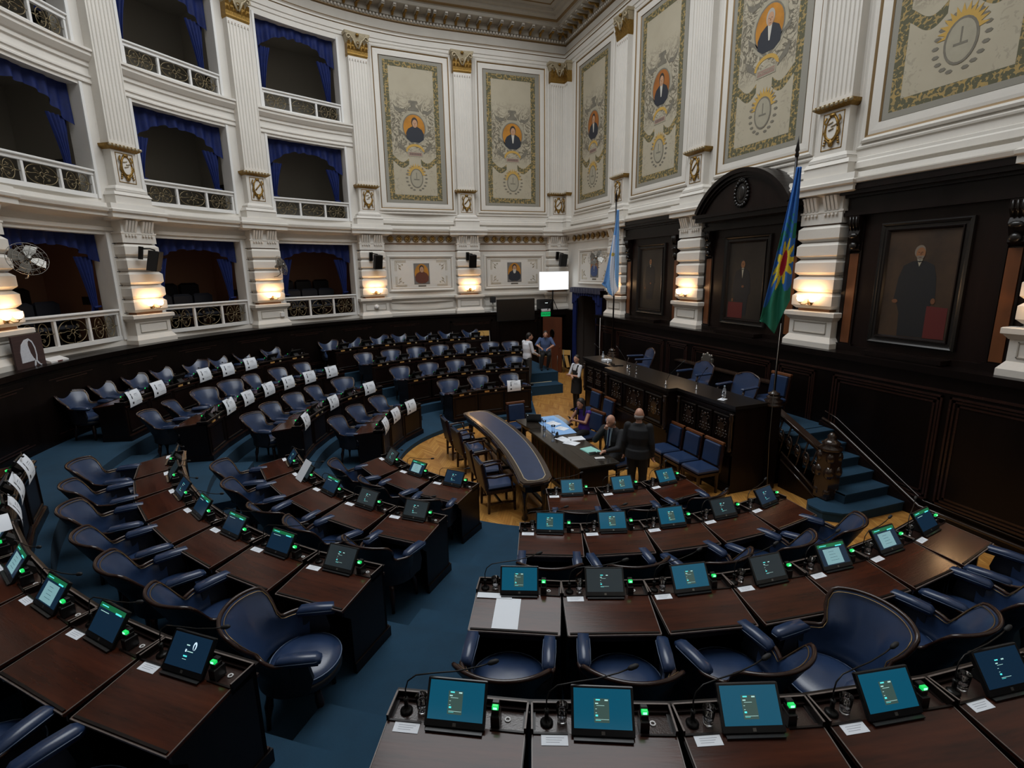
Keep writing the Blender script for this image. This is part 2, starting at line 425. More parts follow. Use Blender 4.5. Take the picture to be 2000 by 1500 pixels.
# --- dark panelled dado
def dado_panels(mb, frames, w, z0, z1):
    for M in frames:
        h = w/2
        for (a, b) in (((-h, -.03, z0), (h, 0, z0+.07)), ((-h, -.03, z1-.07), (h, 0, z1)), ((-h, -.03, z0), (-h+.07, 0, z1)), ((h-.07, -.03, z0), (h, 0, z1))):
            mb.box(a, b, 'dado_wood', M=M)
        for e, y in ((.09, .018), (.14, .010)):
            for (a, b) in (((-h+e, -y, z0+e), (h-e, 0, z0+e+.02)), ((-h+e, -y, z1-e-.02), (h-e, 0, z1-e))):
                mb.box(a, b, 'chair_wood', M=M)
da = MB(); r = 9.62
sweepprof = [(.58, T[1]), (.58, 2.33), (.64, 2.36), (.66, 2.47), (0.0, 2.47)]
def curvepath(d, n=72): return [(p.x, p.y) for p in arcpts(90, -90, 10.2-d, n)]
def farpath(d): return [(-1.05, 10.2-d), (CX, 10.2-d)]
def nearpath(d): return [(CX, -10.2+d), (.2, -10.2+d)]
sweep(da, sweepprof, 'dado_wood', lambda d: [(p.x, p.y) for p in arcpts(90, -50, 10.2-d, 60)], False)
sweep(da, sweepprof, 'dado_wood', lambda d: [(p.x, p.y) for p in arcpts(-82, -90, 10.2-d, 6)], False)
sweep(da, [(.05, T[1]), (.05, 2.45)], 'dado_wood', lambda d: [(p.x, p.y) for p in arcpts(-50, -82, 10.2-d, 14)], False)
sweep(da, [(.58, 0), (.58, 2.33), (.64, 2.36), (.66, 2.47), (0, 2.47)], 'dado_wood', farpath, False)
sweep(da, [(.58, 0), (.58, 2.33), (.64, 2.36), (.66, 2.47), (0, 2.47)], 'dado_wood', nearpath, False)
da.box((-1.05, 9.62, 2.25), (.3, 10.2, 2.47), 'dado_wood'); da.box((-1.05, 9.62, 0), (-1.02, 10.2, 2.3), 'dado_wood')
dado_panels(da, [arc_frame(t, 9.62) for t in [-37.3+10.66*i for i in range(12)]], 1.62, 1.02, 2.28)
dado_panels(da, [frame_at((x, 9.62), (0, -1)) for x in (-1.95, -3.95)], 1.7, .08, 2.2)
S('wall_dado', da)
# straight wall dado with ledge
db = MB()
db.box((-.15, -10.1, 0), (.35, 6.62, 2.36), 'dado_wood'); db.box((-.21, -10.1, 2.36), (.35, 6.68, LEDGE), 'dado_wood')
db.box((-.17, -10.1, 2.10), (-.15, 6.62, 2.14), 'chair_wood')
for yc, w in ((-8.0, 2.1), (-5.75, 1.9), (-3.75, 1.9), (-1.96, .9), (0, 2.6), (1.96, .9), (3.86, 2.6), (5.8, .9)):
    M = frame_at((-.15, yc), (-1, 0)); h = w/2
    for e, y in ((0, .03), (.05, .018), (.11, .010)):
        for (a, b) in (((-h+e, -y, .28+e), (h-e, 0, .31+e)), ((-h+e, -y, 2.02-e), (h-e, 0, 2.05-e)), ((-h+e, -y, .28+e), (-h+e+.03, 0, 2.05-e)), ((h-e-.03, -y, .28+e), (h-e, 0, 2.05-e))):
            db.box(a, b, 'chair_wood', M=M)
S('wall_right_dado', db)
# --- upper walls
WR = MB()      # straight wall
WR.box((.3, -10.6, 0), (.6, 6.72, 13.2), 'plaster'); WR.box((.3, 9.12, 0), (.6, 10.6, 13.2), 'plaster'); WR.box((.3, 6.72, 3.3), (.6, 9.12, 13.2), 'plaster'); WR.box((.1, 9.12, 0), (.3, 10.2, 2.47), 'dark_wood'); WR.box((.2, 6.62, 0), (.3, 6.74, 3.3), 'dark_wood')
S('wall_right', WR)
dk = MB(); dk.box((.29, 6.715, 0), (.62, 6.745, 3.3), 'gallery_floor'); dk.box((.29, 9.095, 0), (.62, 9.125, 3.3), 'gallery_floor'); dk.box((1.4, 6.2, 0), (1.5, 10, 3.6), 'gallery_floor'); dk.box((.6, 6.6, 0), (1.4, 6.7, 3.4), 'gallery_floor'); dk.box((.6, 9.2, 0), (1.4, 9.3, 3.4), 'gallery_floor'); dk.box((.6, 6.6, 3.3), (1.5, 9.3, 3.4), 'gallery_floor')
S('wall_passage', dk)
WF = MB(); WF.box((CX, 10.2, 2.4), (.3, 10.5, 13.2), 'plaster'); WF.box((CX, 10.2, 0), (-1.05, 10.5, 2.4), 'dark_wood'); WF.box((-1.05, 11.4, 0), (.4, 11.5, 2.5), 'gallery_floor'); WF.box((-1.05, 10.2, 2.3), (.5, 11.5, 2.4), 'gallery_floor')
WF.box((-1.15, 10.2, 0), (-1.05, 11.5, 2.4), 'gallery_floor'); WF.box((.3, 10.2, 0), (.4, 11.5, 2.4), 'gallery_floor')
S('wall_far', WF)
WN = MB(); WN.box((CX, -10.5, 0), (.3, -10.2, 13.2), 'plaster'); S('wall_near', WN)
LEV = [(2.60, 5.03, 3.33), (5.82, 8.18, 6.43), (8.92, 11.47, 9.52)]     # opening bottom, top, rail top
BAYS = [0, 21.32, 42.64, 63.96]                                          # bays with galleries
HB = 7.15
def curved(mb, th0, th1, r, z0, z1, m, n=6):
    a = arcpts(th0, th1, r, n); k = n+1
    mb.add([(p.x, p.y, z0) for p in a]+[(p.x, p.y, z1) for p in a], [(i, i+1, k+i+1, k+i) for i in range(n)], m)
def ring_slab(mb, th0, th1, r0, r1, z, m, n=6):
    a = arcpts(th0, th1, r0, n); b = arcpts(th0, th1, r1, n); k = n+1
    mb.add([(p.x, p.y, z) for p in a]+[(p.x, p.y, z) for p in b], [(i, i+1, k+i+1, k+i) for i in range(n)], m)
WL = MB()
for sgn in (1, -1):
    for c in BAYS:
        if sgn < 0 and c == 0: continue
        c *= sgn; lo, hi = c-10.66, c+10.66
        curved(WL, lo, c-HB, 10.2, 2.4, 13.2, 'plaster', 3); curved(WL, c+HB, hi, 10.2, 2.4, 13.2, 'plaster', 3)
        zs = [2.4]+[z for l in LEV for z in (l[0], l[1])]+[13.2]
        for i in range(0, len(zs), 2): curved(WL, c-HB, c+HB, 10.2, zs[i], zs[i+1], 'plaster', 8)
        for zb, zt, zr in LEV:
            curved(WL, c-HB, c+HB, 10.2, zb, zb+.001, 'plaster')
            ring_slab(WL, c-HB, c+HB, 10.2, 10.6, zb, 'plaster'); ring_slab(WL, c-HB, c+HB, 10.2, 10.6, zt, 'plaster')
            for t in (c-HB, c+HB):
                p, q = pol(t, 10.2), pol(t, 10.62)
                WL.add([(p.x, p.y, zb), (q.x, q.y, zb), (q.x, q.y, zt), (p.x, p.y, zt)], [(0, 1, 2, 3)], 'plaster')
                # edge moulding of the opening
                e = .012; M = arc_frame(t, 10.2)
                s_ = 1 if t > c else -1
                WL.box((-s_*.0, -.03, zb), (s_*.07, .0, zt+.05), 'white_paint', M=M)
        # corners with pier side walls (drafted margins beside lower openings)
    curved(WL, 74.62*sgn, 90*sgn, 10.2, 2.4, 13.2, 'plaster', 8)
S('wall_left', WL)
# gallery rooms behind the openings
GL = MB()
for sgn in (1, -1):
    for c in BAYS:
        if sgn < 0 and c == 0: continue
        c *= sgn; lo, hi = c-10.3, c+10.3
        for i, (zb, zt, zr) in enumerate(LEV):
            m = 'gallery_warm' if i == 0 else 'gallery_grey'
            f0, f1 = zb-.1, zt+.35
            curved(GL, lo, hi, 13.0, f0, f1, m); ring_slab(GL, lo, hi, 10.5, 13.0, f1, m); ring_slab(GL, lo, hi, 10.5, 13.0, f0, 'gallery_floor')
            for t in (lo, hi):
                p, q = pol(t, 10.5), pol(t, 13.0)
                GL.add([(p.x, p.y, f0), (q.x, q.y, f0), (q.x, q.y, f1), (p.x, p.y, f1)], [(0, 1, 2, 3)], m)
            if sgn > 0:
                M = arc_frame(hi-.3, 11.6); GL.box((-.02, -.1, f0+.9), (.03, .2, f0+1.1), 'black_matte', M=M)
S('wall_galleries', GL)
# --- cornices and string courses
c1 = MB()
def cornice(d0, path, closed):
    sweep(c1, [(d0, 5.10), (d0+.05, 5.12), (d0+.05, 5.20), (d0, 5.22), (d0+.02, 5.34), (d0+.12, 5.40), (d0+.30, 5.42), (d0+.30, 5.50), (d0+.36, 5.52), (d0+.38, 5.58)], 'plaster', path, closed)
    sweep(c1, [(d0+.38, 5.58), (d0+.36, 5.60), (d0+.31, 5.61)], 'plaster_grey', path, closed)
    sweep(c1, [(d0+.31, 5.61), (d0+.29, 5.70), (d0, 5.72)], 'plaster', path, closed)
cornice(0, ringpath, True)
sweep(c1, [(0, 5.80), (.10, 5.80), (.10, 5.90), (.06, 5.93), (.06, 5.98), (0, 6.0)], 'plaster', lambda d: [(.3-d, -10.2+d), (.3-d, 10.2-d), (CX, 10.2-d)]+[(p.x, p.y) for p in arcpts(90, 75, 10.2-d, 8)], False)
S('trim_4', c1)
# balcony string courses of the upper galleries
c2 = MB()
for c in BAYS:
    for zb in (LEV[1][0], LEV[2][0]):
        pth = lambda d: [(p.x, p.y) for p in arcpts(c-8.9, c+8.9, 10.2-d, 10)]
        pr = [(0, zb-.34), (.04, zb-.32), (.04, zb-.24), (.08, zb-.22), (.16, zb-.12), (.16, zb-.06), (.20, zb-.04), (.20, zb+.01), (0, zb+.01)]
        if zb > 7: sweep(c2, [(0, zb-.68), (.04, zb-.66), (.04, zb-.62), (.02, zb-.60), (.02, zb-.56), (.05, zb-.54), (.05, zb-.50), (0, zb-.48)], 'plaster', pth, False)
        if zb > 7: sweep(c2, pr, 'plaster', pth, False)
S('trim_5', c2)
# lower band with dado cap on the blank bays
c3 = MB()
bandp = lambda d: [(-.1, 10.2-d), (CX, 10.2-d)]+[(p.x, p.y) for p in arcpts(90, 77.5, 10.2-d, 8)]
sweep(c3, [(0, 3.02), (.06, 3.04), (.12, 3.10), (.12, 3.17), (0, 3.19)], 'plaster', bandp, False)
sweep(c3, [(0, 2.47), (.10, 2.47), (.10, 2.57), (.05, 2.60), (0, 2.62)], 'plaster', bandp, False)
sweep(c3, [(0, 4.82), (.015, 4.82), (.015, 4.835), (0, 4.84)], 'groove', bandp, False)
sweep(c3, [(0, 5.07), (.02, 5.07), (.02, 5.085), (0, 5.09)], 'groove', bandp, False)
for M, w in ([(arc_frame(85.3, 10.13), 1.25)]+[(frame_at((x, 10.2), (0, -1)), 1.3) for x in (-1.95,)]):
    for e in (0, .035):
        for (a, b) in (((-w+e, -.02, 2.68+e), (w-e, 0, 2.70+e)), ((-w+e, -.02, 2.98-e), (w-e, 0, 3.0-e)), ((-w+e, -.02, 2.68), (-w+e+.02, 0, 3.0)), ((w-e-.02, -.02, 2.68), (w-e, 0, 3.0))):
            c3.box(a, b, 'plaster', M=M)
S('trim_6', c3)
# --- top entablature, its weaker light painted in with darker plaster
c4 = MB()
for pr, m in (([(0, 11.62), (.03, 11.64), (.03, 11.74), (.06, 11.76), (.06, 11.93)], 'plaster'), ([(.06, 11.93), (.09, 11.95)], 'bronze_line'), ([(.09, 11.95), (.09, 12.0), (.13, 12.03)], 'plaster'),
              ([(.13, 12.03), (.14, 12.05), (.03, 12.06)], 'bronze_line'), ([(.03, 12.06), (.03, 12.36)], 'plaster_soft'), ([(.03, 12.36), (.09, 12.38), (.09, 12.41)], 'bronze_line'),
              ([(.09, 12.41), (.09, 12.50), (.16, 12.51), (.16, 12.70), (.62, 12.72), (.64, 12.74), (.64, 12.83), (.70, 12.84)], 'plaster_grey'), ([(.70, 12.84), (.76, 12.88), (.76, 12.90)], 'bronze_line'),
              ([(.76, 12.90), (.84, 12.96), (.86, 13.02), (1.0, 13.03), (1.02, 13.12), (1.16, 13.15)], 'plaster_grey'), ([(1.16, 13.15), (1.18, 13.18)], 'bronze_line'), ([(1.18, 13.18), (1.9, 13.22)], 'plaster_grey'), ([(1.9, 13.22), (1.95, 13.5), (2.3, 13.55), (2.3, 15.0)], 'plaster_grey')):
    sweep(c4, pr, m)
S('ceiling_cornice', c4)['kind'] = 'structure'
def along(d, step, n_skip=0):
    """positions with inward normals along the plan at offset d"""
    out = []; x = .3-d; r = 10.2-d; y = -r+step/2
    while y < r: out.append(((x, y), (-1, 0))); y += step
    xx = x-step/2
    while xx > CX: out.append(((xx, r), (0, -1))); xx -= step
    L = math.pi*r/2; k = int(L/step)
    for i in range(k):
        t = 90-90*(i+.5)/k; p = pol(t, r); out.append(((p.x, p.y), (math.cos(R(t)), -math.sin(R(t)))))
    return out
be = MB()
for (p, n) in along(.12, .115):
    if p[1] < -3: continue
    be.ball((p[0], p[1], 12.46), (.042, .042, .045), 'plaster', 6, 4)
S('trim_7', be)
mo = MB()
for (p, n) in along(.17, .40):
    if p[1] < -3: continue
    M = frame_at((p[0], p[1], 12.52), n)
    mo.box((-.05, -.40, .10), (.05, 0, .19), 'plaster_grey', M=M); mo.prism([(-.40, .19), (-.40, .12), (-.30, .04), (-.14, .06), (-.06, -.02), (0, -.02), (0, .17)], -.035, .035, 'gilt', 'x', M=M)
    mo.box((-.045, -.43, .14), (.045, -.38, .20), 'plaster_soft', M=M)
S('trim_8', mo)
# --- ceiling with the roof light opening
ce = MB()
pth = ringpath(2.3, 96); n = len(pth)
ctr = (-5.2, 0)
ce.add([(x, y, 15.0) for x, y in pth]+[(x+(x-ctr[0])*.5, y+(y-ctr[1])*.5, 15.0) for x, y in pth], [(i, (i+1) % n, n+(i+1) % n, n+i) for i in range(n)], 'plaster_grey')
ce.box((-20, -15, 16.4), (6, 15, 16.5), 'plaster_grey')
S('ceiling', ce)
ou = MB(); ou.box((-19, -14, -.5), (5, 14, -.02), 'gallery_floor'); S('floor_base', ou)
sh = MB()
for a, b in (((-19, -14, -.5), (-18.9, 14, 16.5)), ((4.9, -14, -.5), (5, 14, 16.5)), ((-19, 13.9, -.5), (5, 14, 16.5)), ((-19, -14, -.5), (5, -13.9, 16.5))): sh.box(a, b, 'gallery_grey')
S('wall_outer', sh)
# ---------------------------------------------------------------- piers
def pier(M, name, kind='full', corner=False):
    root = tag(empty(name, M), kind='structure')
    a = MB()
    if not corner:
        a.prism([(-.56, -.02), (.56, -.02), (.56, .5), (-.56, .5)], LEDGE, LEDGE+.10, 'plaster')
        a.loft([[(-.56, -.02, 2.57), (.56, -.02, 2.57), (.56, .5, 2.57), (-.56, .5, 2.57)], [(-.49, .05, 2.68), (.49, .05, 2.68), (.49, .5, 2.68), (-.49, .5, 2.68)]], 'plaster')
        a.box((-.49, .06, 2.68), (.49, .5, 3.02), 'plaster')
        for (p, q) in (((-.38, .045, 2.74), (.38, .06, 2.755)), ((-.38, .045, 2.955), (.38, .06, 2.97)), ((-.38, .045, 2.74), (-.365, .06, 2.97)), ((.365, .045, 2.74), (.38, .06, 2.97))): a.box(p, q, 'plaster_grey')
        a.loft([[(-.50, .05, 3.0), (.50, .05, 3.0), (.50, .5, 3.0), (-.50, .5, 3.0)], [(-.56, 0, 3.07), (.56, 0, 3.07), (.56, .5, 3.07), (-.56, .5, 3.07)]], 'plaster')
        a.box((-.58, -.02, 3.07), (.58, .5, 3.17), 'plaster', bev=.012)
        a.build('pedestal', root)
        b = MB()
        zz = [3.22, 3.545, 3.87, 4.195, 4.52, 4.84]
        b.box((-.36, .12, 3.17), (.36, .5, 5.4), 'groove')  # core behind the joints, their brownish light put into its colour
        for i in range(5):
            z0, z1 = zz[i]+.03, zz[i+1]-.03
            b.loft([[(-.40, .10, z0-.025), (.40, .10, z0-.025), (.40, .5, z0-.025), (-.40, .5, z0-.025)], [(-.46, .03, z0+.04), (.46, .03, z0+.04), (.46, .5, z0+.04), (-.46, .5, z0+.04)],
                    [(-.46, .03, z1-.04), (.46, .03, z1-.04), (.46, .5, z1-.04), (-.46, .5, z1-.04)], [(-.40, .10, z1+.025), (.40, .10, z1+.025), (.40, .5, z1+.025), (-.40, .5, z1+.025)]], 'plaster')
        b.box((-.45, .06, 4.855), (.45, .5, 5.065), 'plaster'); b.box((-.47, .05, 5.065), (.47, .5, 5.10), 'plaster')
        b.build('rusticated_shaft', root)
        g = MB()
        g.box((-.43, .07, 5.10), (.43, .5, 5.42), 'plaster')
        for s in (-.22, .22):
            for k in range(4):
                x = s-.12+k*.08
                g.loft([[(x-.025, .04, 5.10), (x+.025, .04, 5.10), (x+.025, .1, 5.10), (x-.025, .1, 5.10)], [(x-.028, -.05, 5.36), (x+.028, -.05, 5.36), (x+.028, .1, 5.36), (x-.028, .1, 5.36)]], 'plaster')
                g.box((x-.024, .02, 5.01), (x+.024, .07, 5.05), 'plaster')
        # cornice breaking forward over the pier
        pr = [(.12, 5.34), (.02, 5.38), (-.10, 5.40), (-.10, 5.50), (-.14, 5.52), (-.15, 5.57), (-.09, 5.60), (-.07, 5.71)]
        g.loft([[(-.62-(.1-y)*.5, y, z), (.62+(.1-y)*.5, y, z), (.62+(.1-y)*.5, .4, z), (-.62-(.1-y)*.5, .4, z)] for y, z in pr], 'plaster')
        g.build('console', root)
    # upper order
    u = MB()
    u.box((-.47, .03, 5.70), (.47, .5, 5.92), 'plaster'); u.loft([[(-.49, .01, 5.92), (.49, .01, 5.92), (.49, .5, 5.92), (-.49, .5, 5.92)], [(-.45, .06, 6.0), (.45, .06, 6.0), (.45, .5, 6.0), (-.45, .5, 6.0)]], 'plaster')
    u.box((-.41, .05, 6.0), (.41, .5, 6.06), 'plaster', bev=.01); u.loft([[(-.41, .05, 6.06), (.41, .05, 6.06), (.41, .5, 6.06), (-.41, .5, 6.06)], [(-.34, .11, 6.14), (.34, .11, 6.14), (.34, .5, 6.14), (-.34, .5, 6.14)]], 'plaster')
    u.box((-.31, .12, 6.14), (.31, .5, 6.93), 'plaster')
    for (p, q) in (((-.22, .112, 6.22), (.22, .12, 6.235)), ((-.22, .112, 6.86), (.22, .12, 6.875)), ((-.22, .112, 6.22), (-.205, .12, 6.875)), ((.205, .112, 6.22), (.22, .12, 6.875))): u.box(p, q, 'gilt')
    u.build('upper_pedestal', root)
    g = MB()
    g.loft([[(-.33, .10, 6.92), (.33, .10, 6.92), (.33, .5, 6.92), (-.33, .5, 6.92)], [(-.40, .03, 6.97), (.40, .03, 6.97), (.40, .5, 6.97), (-.40, .5, 6.97)], [(-.41, .02, 7.03), (.41, .02, 7.03), (.41, .5, 7.03), (-.41, .5, 7.03)]], 'gilt')
    for k in range(9): g.ball((-.38+k*.095, .03, 7.0), (.045, .035, .035), 'gilt_pale', 6, 4)
    g.build('gilt_moulding', root)
    # cartouche: shield with scroll rim
    c = MB()
    ov = [(.11*math.cos(t)*(1-.15*math.sin(t)), 6.60+.19*math.sin(t)) for t in [2*math.pi*i/16 for i in range(16)]]
    c.plate(ov, .085, .03, 'plaster')
    c.tube([(x*1.12, .09, 6.6+(z-6.6)*1.12) for x, z in ov+[ov[0]]], .022, 'gilt', 5)
    c.tube([(-.13, .09, 6.80), (-.17, .08, 6.72), (-.12, .09, 6.66), (-.16, .09, 6.52), (-.09, .09, 6.40), (0, .08, 6.30), (.09, .09, 6.40), (.16, .09, 6.52), (.12, .09, 6.66), (.17, .08, 6.72), (.13, .09, 6.80)], .02, 'gilt', 5)
    c.ball((0, .08, 6.82), (.07, .04, .035), 'gilt', 8, 5); c.ball((0, .09, 6.33), (.055, .035, .07), 'gilt', 8, 5)
    for s in (-1, 1):
        for k in range(3): c.ball((s*(.15-.01*k), .10, 6.32+.045*k), (.03, .02, .02), 'gilt', 6, 4)
    if kind == 'band': c.tube([(-.08, .075, 6.52), (.08, .075, 6.70)], .02, 'gilt', 5)
    else:
        for dx, dz in ((-.03, .07), (.04, .02), (-.01, -.04)): c.tube([(dx-.05, .075, 6.6+dz), (dx+.05, .075, 6.63+dz)], .013, 'gilt_pale', 5)
    c.build('cartouche', root)
    # fluted shaft
    s = MB(); n = 7; w = .64; xs = []
    fw = w/(n*1.0)
    pts = []
    for i in range(n):
        x0 = -.32+i*fw
        pts += [(x0, .12), (x0+fw*.22, .12), (x0+fw*.36, .145), (x0+fw*.64, .145), (x0+fw*.78, .12)]
    pts += [(.32, .12), (.32, .5), (-.32, .5)]
    s.loft([[(x, y, 7.12) for x, y in pts], [(x, y, 10.88) for x, y in pts]], 'plaster')
    s.box((-.33, .11, 7.03), (.33, .5, 7.12), 'plaster'); s.box((-.32, .12, 10.88), (.32, .5, 11.0), 'plaster')
    for i in range(n): s.box((-.32+(i+.36)*fw, .112, 10.90), (-.32+(i+.64)*fw, .12, 10.915), 'groove')
    s.build('fluted_shaft', root)
    k = MB()
    k.loft([[(-.32, .12, 11.0), (.32, .12, 11.0), (.32, .5, 11.0), (-.32, .5, 11.0)], [(-.34, .10, 11.06), (.34, .10, 11.06), (.34, .5, 11.06), (-.34, .5, 11.06)], [(-.33, .12, 11.4), (.33, .12, 11.4), (.33, .5, 11.4), (-.33, .5, 11.4)]], 'gilt')
    k.loft([[(-.33, .12, 11.4), (.33, .12, 11.4), (.33, .5, 11.4), (-.33, .5, 11.4)], [(-.38, .06, 11.62), (.38, .06, 11.62), (.38, .5, 11.62), (-.38, .5, 11.62)]], 'gilt_pale')
    for row, (z, h, nn, rr) in enumerate(((11.04, .22, 6, .10), (11.18, .24, 5, .08))):
        for i in range(nn):
            x = -.29+i*.58/(nn-1)
            k.loft([[(x-.05, rr+.01, z), (x+.05, rr+.01, z), (x+.05, rr+.05, z), (x-.05, rr+.05, z)], [(x-.055, rr-.01, z+h*.6), (x+.055, rr-.01, z+h*.6), (x+.055, rr+.03, z+h*.6), (x-.055, rr+.03, z+h*.6)], [(x-.03, rr-.07, z+h), (x+.03, rr-.07, z+h), (x+.03, rr-.03, z+h), (x-.03, rr-.03, z+h)]], 'gilt')
    for sx in (-1, 1):
        sp = [(sx*(.30-.09*math.cos(t)*(1-t/9)), .02, 11.52+.09*math.sin(t)*(1-t/9)) for t in [i*.6 for i in range(12)]]
        k.tube([(sx*.04, .04, 11.30), (sx*.12, .03, 11.46)]+sp, .026, 'gilt_pale', 5)
        k.tube([(sx*.02, .05, 11.22), (sx*.09, .04, 11.36), (sx*.16, .03, 11.50)], .03, 'gilt_pale', 5)
    k.ball((0, .03, 11.62), (.06, .05, .05), 'gilt', 8, 5); k.ball((0, .05, 11.40), (.05, .03, .05), 'gilt_pale', 8, 5)
    k.loft([[(-.40, .04, 11.62), (0, .09, 11.62), (.40, .04, 11.62), (.40, .5, 11.62), (-.40, .5, 11.62)], [(-.42, .02, 11.70), (0, .07, 11.70), (.42, .02, 11.70), (.42, .5, 11.70), (-.42, .5, 11.70)]], 'gilt_pale')
    k.build('capital', root)
    return root
PA = [10.66, 31.98, 53.30, 74.62]           # pier angles on the curve (C5..C2)
p_full = pier(arc_frame(PA[3], 9.85), 'trim_9', 'figure')
p_band = pier(frame_at((-3.90, 9.85), (0, -1)), 'trim_10', 'band')
copy_tree(p_band, arc_frame(PA[2], 9.85)); copy_tree(p_full, arc_frame(PA[1], 9.85)); copy_tree(p_band, arc_frame(PA[0], 9.85))
copy_tree(p_full, frame_at((0, 5.775), (-1, 0))); copy_tree(p_band, frame_at((0, 1.96), (-1, 0))); copy_tree(p_full, frame_at((0, -1.96), (-1, 0))); copy_tree(p_band, frame_at((0, -5.775), (-1, 0)))
for t in (-31.98, -10.66): copy_tree(p_full, arc_frame(t, 9.85))
# corner: two half piers meeting
copy_tree(p_band, frame_at((-.12, 9.85), (0, -1)))
pier(frame_at((0, 10.0), (-1, 0)), 'trim_11', 'figure', corner=True)
# grooves of the rusticated wall beside the lower openings and white strips
ru = MB()
for t in PA:
    for sx in (-1, 1):
        for z in (3.22, 3.545, 3.87, 4.195, 4.52, 4.84):
            M = arc_frame(t, 10.2); ru.box((sx*.40, -.012, z-.008), (sx*.62, .005, z+.008), 'ink', M=M)
for x in (-3.9,):
    pass
S('trim_12', ru)
# ================================================================ gallery railings and curtains
def rail_mesh(w, h):
    """white frame with three gilt iron scroll panels; local frame, centred, base z=0"""
    fr = MB(); t = .055
    fr.box((-w, -.02, 0), (w, .08, .09), 'white_paint'); fr.box((-w, -.01, h-.12), (w, .07, h-.05), 'white_paint'); fr.box((-w-.0, -.05, h-.05), (w+.0, .10, h), 'white_paint', bev=.012)
    xs = [-w, -w/3, w/3, w]
    for i, x in enumerate(xs):
        a = x if i == 0 else x-t/2; b = x if i == 3 else x+t/2
        if i == 0: b = x+t
        if i == 3: a = x-t
        fr.box((a, 0, .05), (b, .06, h-.05), 'white_paint')
    pan = []
    for i in range(3):
        p = MB(); c = (xs[i]+xs[i+1])/2; hw = (xs[i+1]-xs[i])/2-.05; z0, z1 = .10, h-.13; cz = (z0+z1)/2; hh = (z1-z0)/2
        y = .03; r0 = .045
        p.tube([(c+r0*math.cos(a), y, cz+r0*math.sin(a)) for a in [2*math.pi*k/10 for k in range(11)]], .011, 'iron_gilt', 5)
        kind = i % 2
        for sx in (-1, 1):
            for sz in (-1, 1):
                # big C scroll from the centre outwards
                if kind: L = [(hw*.55+hw*.42*math.cos(a), hh*.50*sz*0+hh*.92*math.sin(a)) for a in [math.pi*.98*k/9*.5 for k in range(10)]]; L = [(hw*(.10+.85*math.sin(a)), hh*.97*math.cos(a)-0.0) for a in [math.pi/2*k/9 for k in range(10)]]+[]
                else: L = [(hw*(.12+.62*(1-math.cos(a))/2+.0)+.0, hh*.92*math.sin(a)) for a in [math.pi*k/10 for k in range(11)]]; L = [(x, z) for x, z in L]+[(hw*.62, hh*.12), (hw*.55, hh*.25)]
                p.tube([(c+sx*x, y, cz+sz*z) for x, z in L], .010, 'iron_gilt', 5)
                S_ = [(hw*.12, hh*.1), (hw*.28, hh*.32), (hw*.42, hh*.30), (hw*.46, hh*.48), (hw*.36, hh*.60), (hw*.28, hh*.50)]
                p.tube([(c+sx*x, y, cz+sz*z) for x, z in S_], .007, 'iron_gilt', 4)
                p.ball((c+sx*hw*.38, y, cz+sz*hh*.45), (.022, .008, .014), 'iron_gilt', 5, 3)
            p.tube([(c+sx*.045, y, cz), (c+sx*hw*.35, y, cz+.02), (c+sx*hw*.6, y, cz), (c+sx*(hw+.02), y, cz)], .008, 'iron_gilt', 4)
            p.ball((c+sx*hw*.8, y, cz), (.03, .01, .018), 'iron_gilt', 5, 3)
        for sz in (-1, 1):
            p.tube([(c, y, cz+sz*.045), (c+.03, y, cz+sz*hh*.5), (c, y, cz+sz*hh*.72), (c, y, cz+sz*hh)], .007, 'iron_gilt', 4)
        pan.append(p)
    return fr, pan
def make_rail(w, h):
    r = empty('gallery_railing', Matrix())
    fr, pan = rail_mesh(w, h); fr.build('rail_frame', r)
    for p in pan: p.build('scroll_panel', r)
    return r
def curtain(w, h, depth_mid, depth_side, drop, tie=True):
    """pelmet arched in the middle and a gathered drape at each side. local: opening centred, z=0 bottom"""
    r = empty('gallery_curtain', Matrix())
    v = MB(); nu = 90
    def pel(u, t):
        x = -w+2*w*u; q = abs(2*u-1)
        d = depth_mid+(depth_side-depth_mid)*max(0, (q-.25)/.75)**1.6
        return (x, .26+.045*math.sin(u*62)*(.25+.75*t)+.025*math.sin(u*23), h-d*t-(.015*math.sin(u*95*.5) if t > .9 else 0))
    v.grid(pel, nu, 5, 'velvet'); v.build('pelmet', r)
    for s in (-1, 1):
        d = MB(); z1 = h-depth_side*.8; z0 = drop
        def dr(u, t):
            z = z1+(z0-z1)*t
            if tie: wd = .36*(1-t)**1.3+.13 if t < .9 else .13+.35*(t-.9)
            else: wd = .30
            x = s*(w-.02-wd*u-(.02+.10*t if tie else 0)); return (x, .34+.03*math.sin(u*26+t), z)
        d.grid(dr, 26, 14, 'velvet')
        if tie:
            d.tube([(s*(w-.12), .28, z0+(z1-z0)*.08), (s*(w-.30), .28, z0+(z1-z0)*.07)], .028, 'velvet', 6)
        d.build('drape', r)
    return r
WOP = 10.2*math.sin(R(HB))                    # half width of an opening
ROPEN = 10.2*math.cos(R(HB))
sto = ['lowest', 'middle', 'top']
bayname = {0: 'bay cut by the left edge', 21.32: 'bay with the headscarf sign', 42.64: 'bay between second and third piers', 63.96: 'bay nearest the wall paintings'}
